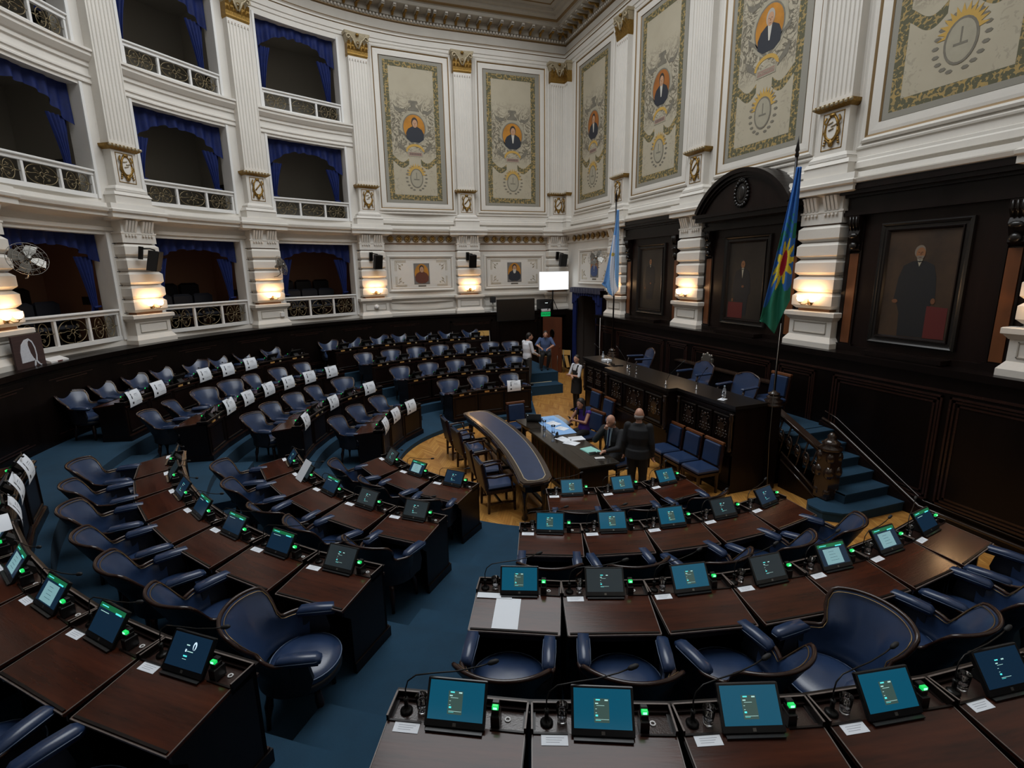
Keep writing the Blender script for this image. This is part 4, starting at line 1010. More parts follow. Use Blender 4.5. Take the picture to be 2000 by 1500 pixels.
# ================================================================ deputies' desks
def lidz(y): return .745-.055*((-.175-y)/.415)
def make_desk(w):
    r = empty('writing_desk', Matrix()); h = w/2
    b = MB()
    for s in (-1, 1):
        x0, x1 = s*h, s*(h-.025)
        b.prism([(0, 0), (-.50, 0), (-.50, .55), (-.575, .62), (-.575, .672), (-.175, .725), (0, .74)], min(x0, x1), max(x0, x1), 'dark_wood', 'x')
    b.box((-h, -.03, 0), (h, 0, .745), 'dark_wood_panel')
    b.build('carcass', r)
    p = MB()
    p.box((-h, -.03, 0), (h, .035, .10), 'dark_wood'); p.box((-h, -.03, .10), (h, .022, .12), 'chair_wood')
    for s in (-1, 1): p.box((s*h, -.50, 0), (s*(h+.012 if s > 0 else h+.012), .035, .10), 'dark_wood')
    p.build('plinth', r)
    f = MB()
    moulding(f, h-.05, .50, [(0, 0), (0, .012), (.025, .016), (.04, .004)], 'dark_wood', z=.15)
    f.box((-h, 0, .665), (h, .018, .69), 'chair_wood'); f.box((-h-.004, -.01, .745), (h+.004, .026, .765), 'dark_wood')
    f.build('front_panel', r)
    l = MB(); a, c = (-.175, .745), (-.590, .690)
    l.prism([(a[0], a[1]-.024), (c[0], c[1]-.024), (c[0]-.006, c[1]-.012), (c[0], c[1]), (a[0], a[1])], -h+.004, h-.004, 'lid_wood', 'x')
    for s in (-1, 1): l.prism([(a[0], a[1]-.002), (c[0], c[1]-.002), (c[0], c[1]+.0025), (a[0], a[1]+.0025)], min(s*(h-.003), s*(h-.009)), max(s*(h-.003), s*(h-.009)), 'worn_edge', 'x')
    l.box((-h+.02, c[0]+.004, c[1]), (h-.02, c[0]+.020, c[1]+.010), 'dark_wood'); l.box((-h+.006, c[0]-.008, c[1]-.010), (h-.006, c[0]+.001, c[1]+.001), 'worn_edge')
    l.build('sloping_lid', r)
    t = MB(); t.box((-h+.004, -.175, .70), (h-.004, -.004, .728), 'tray_wood')
    for (q0, q1) in (((-h, -.010, .70), (h, .0, .775)), ((-h, -.18, .70), (-h+.012, 0, .775)), ((h-.012, -.18, .70), (h, 0, .775)), ((-h, -.184, .70), (-.19, -.172, .752)), ((.19, -.184, .70), (h, -.172, .752))):
        t.box(q0, q1, 'dark_wood')
    for (q0, q1) in (((-h, -.010, .775), (h, .0, .778)), ((-h, -.18, .775), (-h+.010, 0, .778)), ((h-.010, -.18, .775), (h, 0, .778))): t.box(q0, q1, 'worn_edge')
    t.build('pen_tray', r)
    d = MB(); d.box((-h+.03, -.53, .58), (h-.03, -.51, .665), 'dark_wood_panel'); d.box((-h+.03, -.51, .58), (h-.03, -.05, .60), 'dark_wood'); d.build('drawer', r)
    k = MB(); k.tube([(h-.11+.014*math.cos(q), -.09+.014*math.sin(q), .731) for q in [2*math.pi*i/10 for i in range(11)]], .005, 'white_plastic', 5); k.build('lock_ring', r)
    n = MB(); n.box((.055, .0, .700), (.185, .0215, .745), 'brass_plate')
    for i in range(4): n.box((.075+.026*i, .0215, .715), (.090+.026*i, .0225, .730), 'ink')
    n.build('name_plate', r)
    n = MB(); n.box((-.165, .0, .700), (-.115, .0215, .755), 'number_plate'); n.box((-.150, .0215, .718), (-.130, .0225, .736), 'ink'); n.build('number_plate', r)
    return r
SCRN = {}
def make_monitor(kind):
    r = empty('desk_monitor', Matrix()); T = Matrix.Translation((0, -.205, .757)) @ Matrix.Rotation(R(-36), 4, 'X')
    W, H = .166, .236
    b = MB(T); b.box((-W, 0, 0), (W, .024, H), 'black_plastic', bev=.005); b.box((-.009, -.0015, .010), (.009, 0, .026), 'steel_dull'); b.build('casing', r)
    s = MB(); s.prism([(-.19, .745), (-.03, .73), (-.03, .78), (-.10, .85), (-.16, .80)], -.07, .07, 'black_matte', 'x'); s.box((-.155, -.225, .744), (.155, -.175, .752), 'black_plastic'); s.build('stand', r)
    bg = {'login': 'scr_teal', 'dim': 'scr_dim', 'navy': 'scr_navy', 'form': 'scr_navy', 'header': 'scr_navy', 'icon': 'scr_navy', 'grey': 'scr_dim'}[kind]
    x0, x1, z0, z1 = -W+.014, W-.014, .036, H-.014
    d = MB(T); d.box((x0, -.0012, z0), (x1, 0, z1), bg); disp = d.build('display', r)
    c = MB(T); y = -.0022
    if kind in ('login', 'dim', 'navy'):
        if kind == 'login': c.box((-.045, y+.0005, .065), (.035, -.0012, .175), 'scr_panel'); y = -.0026
        c.box((-.035, y, .166), (-.012, -.0012, .172), 'scr_cyan'); c.box((.012, y, .165), (.030, -.0012, .171), 'scr_text')
        c.box((-.038, y, .150), (-.022, -.0012, .155), 'scr_text'); c.box((-.032, y, .142), (.010, -.0012, .1435), 'scr_text')
        c.box((-.038, y, .126), (-.030, -.0012, .128), 'scr_text'); c.box((-.038, y, .108), (-.030, -.0012, .110), 'scr_text')
        c.box((-.038, y, .093), (-.025, -.0012, .101), 'scr_cyan'); c.box((-.038, y, .079), (.032, -.0012, .0805), 'scr_text'); c.box((-.038, y, .074), (-.010, -.0012, .0755), 'scr_cyan')
    if kind in ('form', 'header'):
        c.box((x0, y, z1-.030), (x1, -.0012, z1), 'scr_header'); c.box((.05, y-.0005, z1-.034), (.12, -.0012, z1-.024), 'scr_cyan')
        c.box((-.13, y-.0005, z1-.018), (-.05, -.0012, z1-.012), 'scr_cyan')
    if kind == 'form':
        c.box((-.105, y, z0+.008), (.085, -.0012, z1-.045), 'scr_form')
        for k in range(4): c.box((-.05, y-.0008, .075+.025*k), (.04-.01*k, -.0012, .077+.025*k), 'scr_navy')
    if kind == 'header': c.box((-.12, y, z1-.050), (-.02, -.0012, z1-.047), 'scr_text')
    if kind == 'icon':
        c.plate(ell(.035, .165, .014, .024, 14), y, .001, 'scr_icon'); c.plate(ell(.035, .160, .006, .018, 10), y-.0005, .001, 'scr_navy')
        c.box((-.03, y, .160), (-.005, -.0012, .166), 'scr_text'); c.box((-.028, y, .125), (-.018, -.0012, .140), 'scr_icon'); c.box((-.012, y, .128), (.035, -.0012, .132), 'scr_text')
        c.box((-.03, y, .098), (0, -.0012, .106), 'scr_cyan'); c.box((-.03, y, .084), (0, -.0012, .086), 'scr_text')
    if kind != 'grey': c.build('screen_content', disp)
    return r
def make_voting():
    r = empty('voting_unit', Matrix())
    b = MB(); b.box((.192, -.165, .729), (.240, -.085, .815), 'black_plastic', bev=.006); b.box((.196, -.15, .81), (.236, -.10, .842), 'black_plastic', bev=.004); b.build('body', r)
    b = MB(); b.box((.196, -.128, .842), (.236, -.100, .870), 'black_plastic', bev=.004); b.build('hood', r)
    g = MB(); g.box((.199, -.150, .842), (.233, -.128, .866), 'lamp_green', bev=.004); g.box((.206, -.153, .850), (.226, -.149, .861), 'lamp_green_core'); g.build('green_lamp', r)
    return r
def make_mic():
    r = empty('desk_microphone', Matrix()); x, y = -.30, -.095
    b = MB(); b.lathe([(0, .728), (.036, .728), (.036, .738), (.026, .746), (.012, .752), (.012, .80), (.015, .802), (.015, .815), (0, .818)], 'black_metal', 14, M=Matrix.Translation((x, y, 0))); b.build('base', r)
    g = MB(); g.tube([(x, y, .81), (x, y+.005, .87), (x+.015, y+.01, .92), (x+.06, y+.02, .952), (x+.15, y+.035, .958), (x+.28, y+.06, .957), (x+.40, y+.085, .972), (x+.46, y+.10, .985)], .0042, 'black_metal', 6); g.build('gooseneck', r)
    h = MB(); h.tube([(x+.455, y+.098, .984), (x+.47, y+.102, .988), (x+.50, y+.109, .995), (x+.515, y+.112, .999)], [.008, .014, .014, .007], 'black_matte', 8); h.build('foam_head', r)
    return r
def make_glass():
    m = MB(); m.lathe([(.0, 0), (.024, 0), (.026, .004), (.030, .05), (.034, .105), (.0325, .105), (.0285, .05), (.023, .012), (0, .012)], 'clear_glass', 16, M=Matrix.Translation((-.215, -.085, .729)), cap=False)
    o = m.build('drinking_glass'); return o
def make_card():
    m = MB(); z = lidz(-.215)
    T = Matrix.Translation((-.262, -.212, z+.0015)) @ Matrix.Rotation(math.atan2(.055, .415), 4, 'X')
    m.box((-.070, -.028, 0), (.070, .028, .0015), 'paper', M=T)
    for k in range(3): m.box((-.045, .012-.012*k, .0015), (.05-.012*k, .014-.012*k, .0018), 'paper_line', M=T)
    return m.build('paper_card')
def make_sheet():
    """printed sheet resting on the back of the monitor, hanging over the desk front"""
    m = MB(); w, hh = .19, .29
    def fn(u, t):
        return (.10+w*(2*u-1)+.0*t, .048+.035*math.sin(t*2.2)-.10*(t**1.6)*.9, .66+hh*t-.02*u*(1-t))
    def fb(u, t): p = fn(u, t); return (p[0], p[1]-.002, p[2])
    m.grid(fn, 6, 8, 'paper'); m.grid(fb, 6, 8, 'paper')
    def q(pts, mm): m.add([(.10+w*(2*u-1), fn(u, t)[1]+.002, fn(u, t)[2]) for u, t in pts], [tuple(range(len(pts)))], mm)
    q([(.80, .22), (.66, .22), (.70, .55), (.76, .55)], 'ink'); q([(.77, .55), (.69, .55), (.70, .70), (.75, .70)], 'ink'); q([(.76, .72), (.70, .72), (.705, .84), (.755, .84)], 'ink')
    q([(.80, .22), (.66, .22), (.685, .16), (.76, .16)], 'ink')
    q([(.50, .72), (.25, .72), (.25, .75), (.50, .75)], 'paper_line'); q([(.52, .64), (.22, .64), (.22, .655), (.52, .655)], 'paper_line'); q([(.45, .25), (.15, .25), (.15, .265), (.45, .265)], 'paper_line'); q([(.40, .56), (.25, .56), (.25, .57), (.40, .57)], 'paper_line')
    return m.build('printed_sheet')
def make_chair():
    """barrel backed swivel armchair; faces +Y, origin on the floor under the seat"""
    r = empty('leather_armchair', Matrix()); cz = .46
    s = MB()
    def rr(a): return .262+.012*math.cos(2*a)
    s.lathe([(0, .40), (.262, .40), (.272, .415), (.272, .445), (.262, .462), (.20, .490), (.10, .502), (0, .505)], 'blue_leather', 28, M=Matrix.Translation((0, .065, 0)) @ Matrix.Scale(1.06, 4, (1, 0, 0)))
    s.tube([(1.06*.273*math.cos(a), .065+.273*math.sin(a), .450) for a in [2*math.pi*k/36 for k in range(37)]], .005, 'blue_piping', 5); s.build('seat', r)
    # shell: phi = 0 at the back, +-98 degrees at the arms; wide top, narrow waist, flaring into the arms
    def top(p):
        a = abs(p)
        if a < 38: return .930-.022*(a/38)**2.5
        if a < 60: t = (a-38)/22; t = t*t*(3-2*t); return .908-.252*t
        return .656-.006*(a-60)/40
    def pos(p, z, off=0):
        a = R(p); q = abs(p)
        lean = max(0, (z-.48))*.50*math.cos(a*.8)
        f = min(1, q/25)*max(0, 1-max(0, q-58)/22)
        squeeze = 1-.20*math.exp(-((z-.69)/.085)**2)*f
        rad = .285+off+lean
        return (1.05*rad*math.sin(a)*squeeze, -rad*math.cos(a)*(.98), z)
    P0 = 98
    b = MB(); nu, nv = 44, 8
    b.grid(lambda u, t: pos(-P0+2*P0*u, .43+(top(-P0+2*P0*u)-.43)*t, -.030+.022*(t**4)), nu, nv, 'blue_leather'); b.build('padded_back', r)
    o = MB(); o.grid(lambda u, t: pos(-P0+2*P0*u, .36+(top(-P0+2*P0*u)-.36)*t, .018), nu, nv, 'dark_leather'); o.build('back_shell', r)
    t = MB(); t.tube([pos(p, top(p)+.004, .004) for p in [-P0+2*P0*k/48 for k in range(49)]], .017, 'chair_wood', 7); t.build('wooden_rim', r)
    st = MB(); st.tube([pos(p, top(p)-.012, -.022) for p in [-P0+8+2*(P0-8)*k/44 for k in range(45)]], .0042, 'stud_brass', 4); st.build('stud_row', r)
    for sx in (-1, 1):
        a = MB(); x = sx*.300
        a.loft([[(x-.038, -.06, .648), (x+.038, -.06, .648), (x+.038, -.06, .672), (x-.038, -.06, .672)][::1],
                [(x-.045, -.03, .645), (x+.045, -.03, .645), (x+.040, -.03, .700), (x-.040, -.03, .700)],
                [(x-.047, .10, .645), (x+.047, .10, .645), (x+.042, .10, .708), (x-.042, .10, .708)],
                [(x-.047, .23, .645), (x+.047, .23, .645), (x+.042, .23, .702), (x-.042, .23, .702)],
                [(x-.036, .27, .650), (x+.036, .27, .650), (x+.030, .27, .685), (x-.030, .27, .685)]], 'blue_leather', smooth=True)
        a.tube([(x+sx*.045, -.05, .668), (x+sx*.05, .10, .672), (x+sx*.048, .23, .670), (x+sx*.02, .275, .668), (x-sx*.02, .275, .668), (x-sx*.048, .23, .670), (x-sx*.05, .10, .672), (x-sx*.045, -.05, .668)], .0035, 'blue_piping', 4)
        a.build('arm_pad', r)
        g = MB(); g.prism([(-.05, .63), (.25, .63), (.25, .645), (-.05, .645)], min(x-.035, x+.035), max(x-.035, x+.035), 'chair_wood', 'x'); g.prism([(-.02, .38), (.16, .38), (.20, .50), (.17, .64), (-.02, .64)], min(x-.02, x+.02), max(x-.02, x+.02), 'dark_leather', 'x'); g.build('arm_support', r)
    w = MB(); w.lathe([(0, .33), (.27, .33), (.285, .35), (.285, .385), (.27, .402), (0, .402)], 'dark_leather', 28, M=Matrix.Translation((0, .05, 0)) @ Matrix.Scale(1.05, 4, (1, 0, 0))); w.build('apron', r)
    for sx, sy in ((1, 1), (-1, 1), (1, -1), (-1, -1)):
        l = MB(); l.tube([(sx*.17, sy*.17, .34), (sx*.18, sy*.18, .26), (sx*.19, sy*.19, .20), (sx*.20, sy*.20, .10), (sx*.205, sy*.205, .0)], [.032, .028, .036, .020, .018], 'chair_wood', 8); l.build('leg', r)
    return r
def seat_frame(th, r, z, yaw=0, dx=0, dy=0):
    f = Vector((math.cos(R(th)), -math.sin(R(th)), 0)); p = pol(th, r, z)
    M = Matrix(((f.y, f.x, 0, p.x), (-f.x, f.y, 0, p.y), (0, 0, 1, z), (0, 0, 0, 1)))
    return M @ Matrix.Translation((dx, dy, 0)) @ Matrix.Rotation(R(yaw), 4, 'Z')
PR = {}
def place(key, maker, M):
    """first use moves the original, later ones copy it with its parts"""
    if key not in PR: PR[key] = maker(); o = PR[key]; o.matrix_world = M; return o
    return copy_tree(PR[key], M) if PR[key].type == 'EMPTY' else (lambda c: (COL.objects.link(c), setattr(c, 'matrix_world', M), c)[2])(PR[key].copy())
BL = {  # block: row -> (start angle, pitch, count), signed in seat order
 'A': {1: (-60.5, -5.38, 8), 2: (-61.3, -6.25, 7), 3: (-62.8, -8.1, 5), 4: (-65.8, -12.3, 3)},
 'B': {1: (-53.9, 5.35, 8), 2: (-53.2, 6.55, 7), 3: (-52.3, 8.6, 5), 4: (-49.0, 12.4, 3)},
 'C': {1: (11.8, 5.2, 8), 2: (7.2, 6.55, 7), 3: (9.6, 8.5, 5), 4: (12.0, 12.3, 3)},
 'D': {1: (59.6, 5.45, 7), 2: (61.3, 6.6, 7), 3: (62.2, 8.9, 5), 4: (67.2, 12.8, 3)}}
BN = {'A': 'near right block', 'B': 'near left block', 'C': 'far left block', 'D': 'far centre block'}
CNT = {'A': 'from left', 'B': 'from near aisle', 'C': 'from left', 'D': 'from left'}
RN = {1: 'outermost row', 2: 'third row', 3: 'second row', 4: 'innermost row'}
SC_ = {'A': {1: ['login']*4+['navy']*4, 2: ['login', 'dim', 'login', 'dim', 'form', 'form', 'header'], 3: ['login', 'login', 'login', 'dim', 'navy'], 4: ['login']*3},
       'B': {1: ['icon', 'header', 'form', 'form', 'form', 'form', 'grey', 'grey'], 2: ['dim', 'header', 'header', 'header', 'navy', 'grey', 'grey'], 3: ['dim', 'dim', 'header', 'grey', 'navy'], 4: ['navy', 'form', 'dim']}}
SW = {'login': 'blue login page', 'dim': 'dark grey login page', 'navy': 'dark navy page', 'form': 'pale form page', 'header': 'green header bar', 'icon': 'white icon', 'grey': 'dark blank screen'}
PAPERS = {'C': {1: [0, 1, 3, 4, 5], 2: [1, 2, 3, 4, 5, 6], 3: [0, 2, 4], 4: [0, 1, 2]}, 'D': {4: [2]}, 'B': {1: [5, 6, 7]}}
YAW = {('A', 2): [0, -6, 16, 98, 14, 8, 4], ('A', 3): [0, 8, 14, 18, 20], ('A', 4): [0, 0, 0], ('B', 2): [-62, -8, -14, -6, -12, 4, -8], ('B', 3): [-6, -14, 10, -8, -16], ('B', 4): [8, -6, -12],
       ('A', 1): [0]*8, ('B', 1): [-10, 12, 0, 0, 0, 0, 0, 0]}
CDX = {('B', 2, 0): (.17, -.10), ('A', 2, 3): (-.05, -.12)}
rnd = random.Random(11)
for blk, rows in BL.items():
    for row, (a0, p, n) in rows.items():
        for i in range(n):
            if blk == 'A' and row == 1 and i > 5: continue
            th = a0+p*(i+.5); rr = RR[row]; z = T[row]; M = seat_frame(th, rr, z)
            wd = 'wide' if (row == 1 or blk in 'CD') else 'narrow'
            loc = '%s %s, %s, %s' % (ORD[i], CNT[blk], RN[row], BN[blk])
            g = ', %s, %s' % (RN[row], BN[blk])
            o = place('desk'+wd, lambda: make_desk(.77 if wd == 'wide' else .735), M); tag(o, 'dark wooden desk, '+loc, 'desk', 'writing desks'+g)
            kind = SC_.get(blk, {}).get(row, ['grey']*8)[i]
            jm = M @ Matrix.Rotation(R(rnd.uniform(-3, 3)), 4, 'Z')
            o = place('mon'+kind, lambda: make_monitor(kind), jm); tag(o, 'monitor with %s, %s' % (SW[kind], loc), 'monitor', 'desk monitors'+g)
            o = place('vote', make_voting, M); tag(o, 'green-lit black voting unit, '+loc, 'voting unit', 'voting units'+g)
            jm = M @ Matrix.Translation((-.30, -.095, 0)) @ Matrix.Rotation(R(rnd.uniform(-6, 8)), 4, 'Z') @ Matrix.Translation((.30, .095, 0))
            o = place('mic', make_mic, jm); tag(o, 'black gooseneck microphone, '+loc, 'microphone', 'desk microphones'+g)
            if blk == 'A' or (blk == 'C' and i % 2) or (blk == 'B' and row in (1, 3) and i > 3):
                o = place('glass', make_glass, M @ Matrix.Translation((rnd.uniform(-.01, .005), rnd.uniform(-.015, .01), 0))); tag(o, 'clear drinking glass, desk '+loc, 'glass', 'drinking glasses'+g)
            if blk in 'AB' :
                o = place('card', make_card, M); tag(o, 'white card on desk, '+loc, 'card', 'paper cards'+g)
            if i in PAPERS.get(blk, {}).get(row, []):
                o = place('sheet', make_sheet, M @ Matrix.Translation((rnd.uniform(-.03, .03), 0, rnd.uniform(-.01, .02)))); tag(o, 'white printed sheet hung over desk, '+loc, 'paper sheet', 'hung sheets'+g)
            yaw = YAW.get((blk, row), [None]*8)[i]
            if yaw is None: yaw = rnd.uniform(-22, 22)
            off = {1: .92, 2: .83, 3: .76, 4: .68}[row]
            dx, dy = CDX.get((blk, row, i), (rnd.uniform(-.04, .04), rnd.uniform(-.04, .03)))
            f = seat_frame(th, rr+off, z, 0, dx, dy) @ Matrix.Rotation(R(yaw), 4, 'Z')
            o = place('chair', make_chair, f); tag(o, 'blue leather armchair, '+loc, 'chair', 'leather armchairs'+g)
# loose sheets
def sheet(name, M, w, h, label, m='paper', lines=0):
    b = MB(); b.box((-w/2, -h/2, 0), (w/2, h/2, .0015), m)
    for k in range(lines): b.box((-w/2+.02, h/2-.03-.022*k, .0015), (w/2-.03-.02*(k % 3), h/2-.026-.022*k, .0018), 'paper_line')
    o = b.build(name); o.matrix_world = M; return tag(o, label, 'paper sheet')
TI = Matrix.Rotation(math.atan2(.055, .415), 4, 'X')
M = seat_frame(BL['A'][2][0]+BL['A'][2][1]*.5, RR[2], T[2])
sheet('blank_sheet', M @ Matrix.Translation((-.075, -.40, lidz(-.40)+.003)) @ TI, .21, .33, 'large blank white sheet on desk lid, near right block beside the aisle')
sheet('wide_sheet', M @ Matrix.Translation((-.20, -.215, lidz(-.215)+.006)) @ TI, .30, .06, 'white strip of paper above the large blank sheet, below the monitor')
M = seat_frame(BL['B'][3][0]+BL['B'][3][1]*3.5, RR[3], T[3])
sheet('white_sheet', M @ Matrix.Translation((.0, -.17, .87)) @ Matrix.Rotation(R(54), 4, 'X'), .23, .32, 'white sheet covering a monitor, second row of near left block')
M = seat_frame(BL['B'][1][0]+BL['B'][1][1]*4.5, RR[1], T[1])
def curled():
    b = MB()
    b.grid(lambda u, t: (-.20+.40*u, -.30+.26*t, .92+.10*math.sin(u*3.0)), 10, 4, 'paper')
    b.grid(lambda u, t: (-.20+.40*u, -.30+.26*t, .918+.10*math.sin(u*3.0)), 10, 4, 'paper'); return b.build('curled_sheet')
c = curled(); c.matrix_world = M; tag(c, 'curled white sheet lying over a monitor, outermost row of near left block', 'paper sheet')
M = seat_frame(BL['C'][3][0]+BL['C'][3][1]*.8, RR[3], T[3])
sheet('tilted_sheet', M @ Matrix.Translation((.15, -.12, .93)) @ Matrix.Rotation(R(-20), 4, 'Y') @ Matrix.Rotation(R(15), 4, 'X'), .26, .22, 'pale sheet with dark dot on a monitor, second row of far left block', 'folder_green' if False else 'paper')
# ================================================================ rostrum, tables, stairs
def W(name, mb, label, cat, group=None): return tag(mb.build(name), label, cat, group)
r = empty('rostrum', Matrix(), 'tall dark carved presiding desk in front of the straight wall', 'rostrum')
b = MB()
XW, XC = -2.50, -2.74
b.box((XW, -2.85, .0), (XW+.5, -1.25, 1.60), 'dark_wood_panel'); b.box((XC, -1.25, 0), (XW+.5, 1.25, 1.60), 'dark_wood_panel'); b.box((XW, 1.25, 0), (XW+.5, 2.85, 1.60), 'dark_wood_panel')
b.box((XW, -2.86, 0), (-1.5, -2.80, 1.60), 'dark_wood_panel'); b.box((XW, 2.80, 0), (-1.5, 2.86, 1.60), 'dark_wood_panel')
b.build('desk_body', r)
p = MB(); p.box((-2.05, -2.8, 0), (-.16, 2.8, 1.02), 'dark_wood'); p.box((-2.05, -2.8, 1.02), (-.16, 2.8, 1.025), 'carpet'); p.build('platform', r)
t = MB()
for q in ([(XW-.07, -2.92), (XW-.07, -1.30), (XC-.03, -1.30), (XC-.07, -1.26), (XC-.07, 1.26), (XC-.03, 1.30), (XW-.07, 1.30), (XW-.07, 2.92), (-1.85, 2.92), (-1.85, -2.92)],): t.prism(q, 1.62, 1.68, 'frame_black')
t.prism([(XW-.03, -2.89), (XW-.03, -1.28), (XC-.03, -1.28), (XC-.03, 1.28), (XW-.03, 1.28), (XW-.03, 2.89), (-1.9, 2.89), (-1.9, -2.89)], 1.57, 1.62, 'dark_wood')
t.build('desk_top', r)
g = MB()
def carved(cx, w, y, x, z0=.86, z1=1.46):
    M = frame_at((x, y, 0), (-1, 0))
    moulding(g, w, z1-z0, [(0, 0), (0, -.03), (.02, -.045), (.045, -.02), (.05, -.005)], 'dark_wood', M=M, z=z0)
    cz = (z0+z1)/2; q = rnd
    for s in (-1, 1):
        for k in range(3):
            cx_, cz_ = s*(w*.22+w*.22*k*.8), cz+(.12 if k % 2 else -.10)
            g.tube([(cx_+.05*math.cos(a)*(1-a/9), -.018, cz_+.06*math.sin(a)*(1-a/9)) for a in [i*.8 for i in range(9)]], .010, 'rail_wood', 4, M=M)
            g.ball((cx_, -.02, cz_+.09), (.03, .015, .02), 'rail_wood', 6, 4, M=M)
    g.plate(ell(0, cz, min(.11, w*.4), .15, 12), -.02, .015, 'rail_wood', M=M); g.ball((0, -.02, cz+.19), (.05, .02, .03), 'rail_wood', 6, 4, M=M)
for y, w, x in ((-.0, .42, XC), (-.78, .30, XC), (.78, .30, XC), (-1.62, .23, XW), (-2.1, .20, XW), (-2.55, .20, XW), (1.62, .23, XW), (2.1, .20, XW), (2.55, .20, XW)): carved(0, w, y, x)
for y0, y1, x in ((-2.87, -1.25, XW), (-1.27, 1.27, XC), (1.25, 2.87, XW)):
    for z, d, h in ((0, .05, .12), (.12, .03, .03), (.74, .045, .05), (.80, .02, .03), (1.50, .03, .04)): g.box((x-d, y0, z), (x, y1, z+h), 'dark_wood')
g.build('carved_front', r)
for y in (-1.33, 1.33, -2.82, 2.82, -1.2, 1.2):
    c = MB(); x = (XC if abs(y) < 1.25 else XW)-.045; c.lathe([(.03, .80), (.045, .84), (.03, .90), (.038, 1.1), (.03, 1.36), (.045, 1.42), (.03, 1.48), (.05, 1.52)], 'rail_wood', 8, M=Matrix.Translation((x, y, 0))); c.build('colonnette', r)
for y in (-2.86, 2.86):
    c = MB(); c.box((-1.76, y-.10, 0), (-1.56, y+.10, 1.62), 'dark_wood'); c.lathe([(.16, 1.60), (.17, 1.63), (.13, 1.66), (.16, 1.70), (.10, 1.73), (.13, 1.76), (.05, 1.80), (.03, 1.84)], 'rail_wood', 14, M=Matrix.Translation((-1.66, y, 0))); c.build('corner_post', r)
# stairs
r = empty('staircase', Matrix(), 'blue carpeted stairs climbing beside the straight wall to the rostrum', 'staircase')
s = MB(); ys = [-4.44, -4.16, -3.87, -3.58, -3.30, -3.02]
for i, y in enumerate(ys):
    z0, z1 = .17*i, .17*(i+1)
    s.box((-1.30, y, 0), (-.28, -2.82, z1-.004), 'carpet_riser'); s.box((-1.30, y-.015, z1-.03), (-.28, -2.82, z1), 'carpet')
s.prism([(-1.30, -4.455), (-1.62, -4.40), (-1.84, -4.22), (-1.84, -3.95), (-1.70, -3.80), (-1.30, -3.80)], 0, .14, 'carpet_riser'); s.prism([(-1.30, -4.465), (-1.63, -4.41), (-1.85, -4.22), (-1.85, -3.95), (-1.70, -3.80), (-1.30, -3.80)], .14, .17, 'carpet')
s.build('carpeted_steps', r)
w = MB(); w.prism([(-4.75, 0), (-2.7, 0), (-2.7, 1.12), (-2.95, 1.06), (-4.62, .14), (-4.75, .10)], -.28, -.16, 'dark_wood_panel', 'x')
w.tube([(-.22, -2.72, 1.16), (-.22, -2.98, 1.08), (-.22, -4.64, .16), (-.22, -6.6, .13)], .028, 'rail_wood', 6); w.tube([(-.17, -2.72, 1.30), (-.17, -2.98, 1.22), (-.17, -4.66, .26), (-.17, -6.6, .22)], .012, 'rail_wood', 5)
w.build('wall_string', r)
w = MB(); w.prism([(-3.80, 0), (-2.92, 0), (-2.92, .62), (-3.80, .18)], -1.42, -1.33, 'dark_wood_panel', 'x')
w.tube([(-1.44, -2.94, .55), (-1.44, -3.76, .12)], .018, 'rail_wood', 6); w.tube([(-1.44, -2.94, .70), (-1.44, -3.76, .24)], .018, 'rail_wood', 6)
w.build('outer_string', r)
h = MB(); h.prism([(-2.60, 1.44), (-3.72, .94), (-3.72, 1.02), (-2.60, 1.52)], -1.44, -1.30, 'rail_wood', 'x'); h.tube([(-1.44, -2.6, 1.50), (-1.44, -3.72, 1.0)], .02, 'rail_wood', 6); h.build('handrail', r)
c = MB()
for k in range(5):
    y = -2.85-.19*k; zt = 1.44-(abs(y)-2.6)*.45; zb = .72-(abs(y)-2.54)*.45+.02
    cz = (zt+zb)/2
    c.tube([(-1.38, y+.08*math.cos(a)*(1-a/12), cz+.16*math.sin(a)*(1-a/12)) for a in [i*.7 for i in range(12)]], .020, 'rail_wood', 5)
    c.tube([(-1.38, y+.02, zb), (-1.38, y-.05, cz-.05), (-1.38, y+.06, cz+.06), (-1.38, y-.02, zt)], .018, 'rail_wood', 5)
    c.ball((-1.38, y, cz), (.03, .05, .06), 'rail_wood', 6, 4)
c.build('carved_balustrade', r)
n = MB(); n.box((-1.49, -3.98, .17), (-1.23, -3.72, 1.02), 'rail_wood', bev=.02); n.lathe([(.15, 1.02), (.18, 1.05), (.18, 1.09), (.12, 1.12), (.15, 1.16), (.10, 1.20), (.06, 1.24), (.07, 1.28), (.03, 1.33), (0, 1.34)], 'rail_wood', 14, M=Matrix.Translation((-1.36, -3.85, 0)))
for zz, rr_ in ((.92, .10), (.66, .12), (.30, .09)):
    for k in range(4): a = R(225+90*k); n.ball((-1.36+.13*math.cos(a), -3.85+.13*math.sin(a), zz), (rr_*.7, rr_*.7, rr_), 'rail_wood', 8, 6)
n.build('carved_newel_post', r)
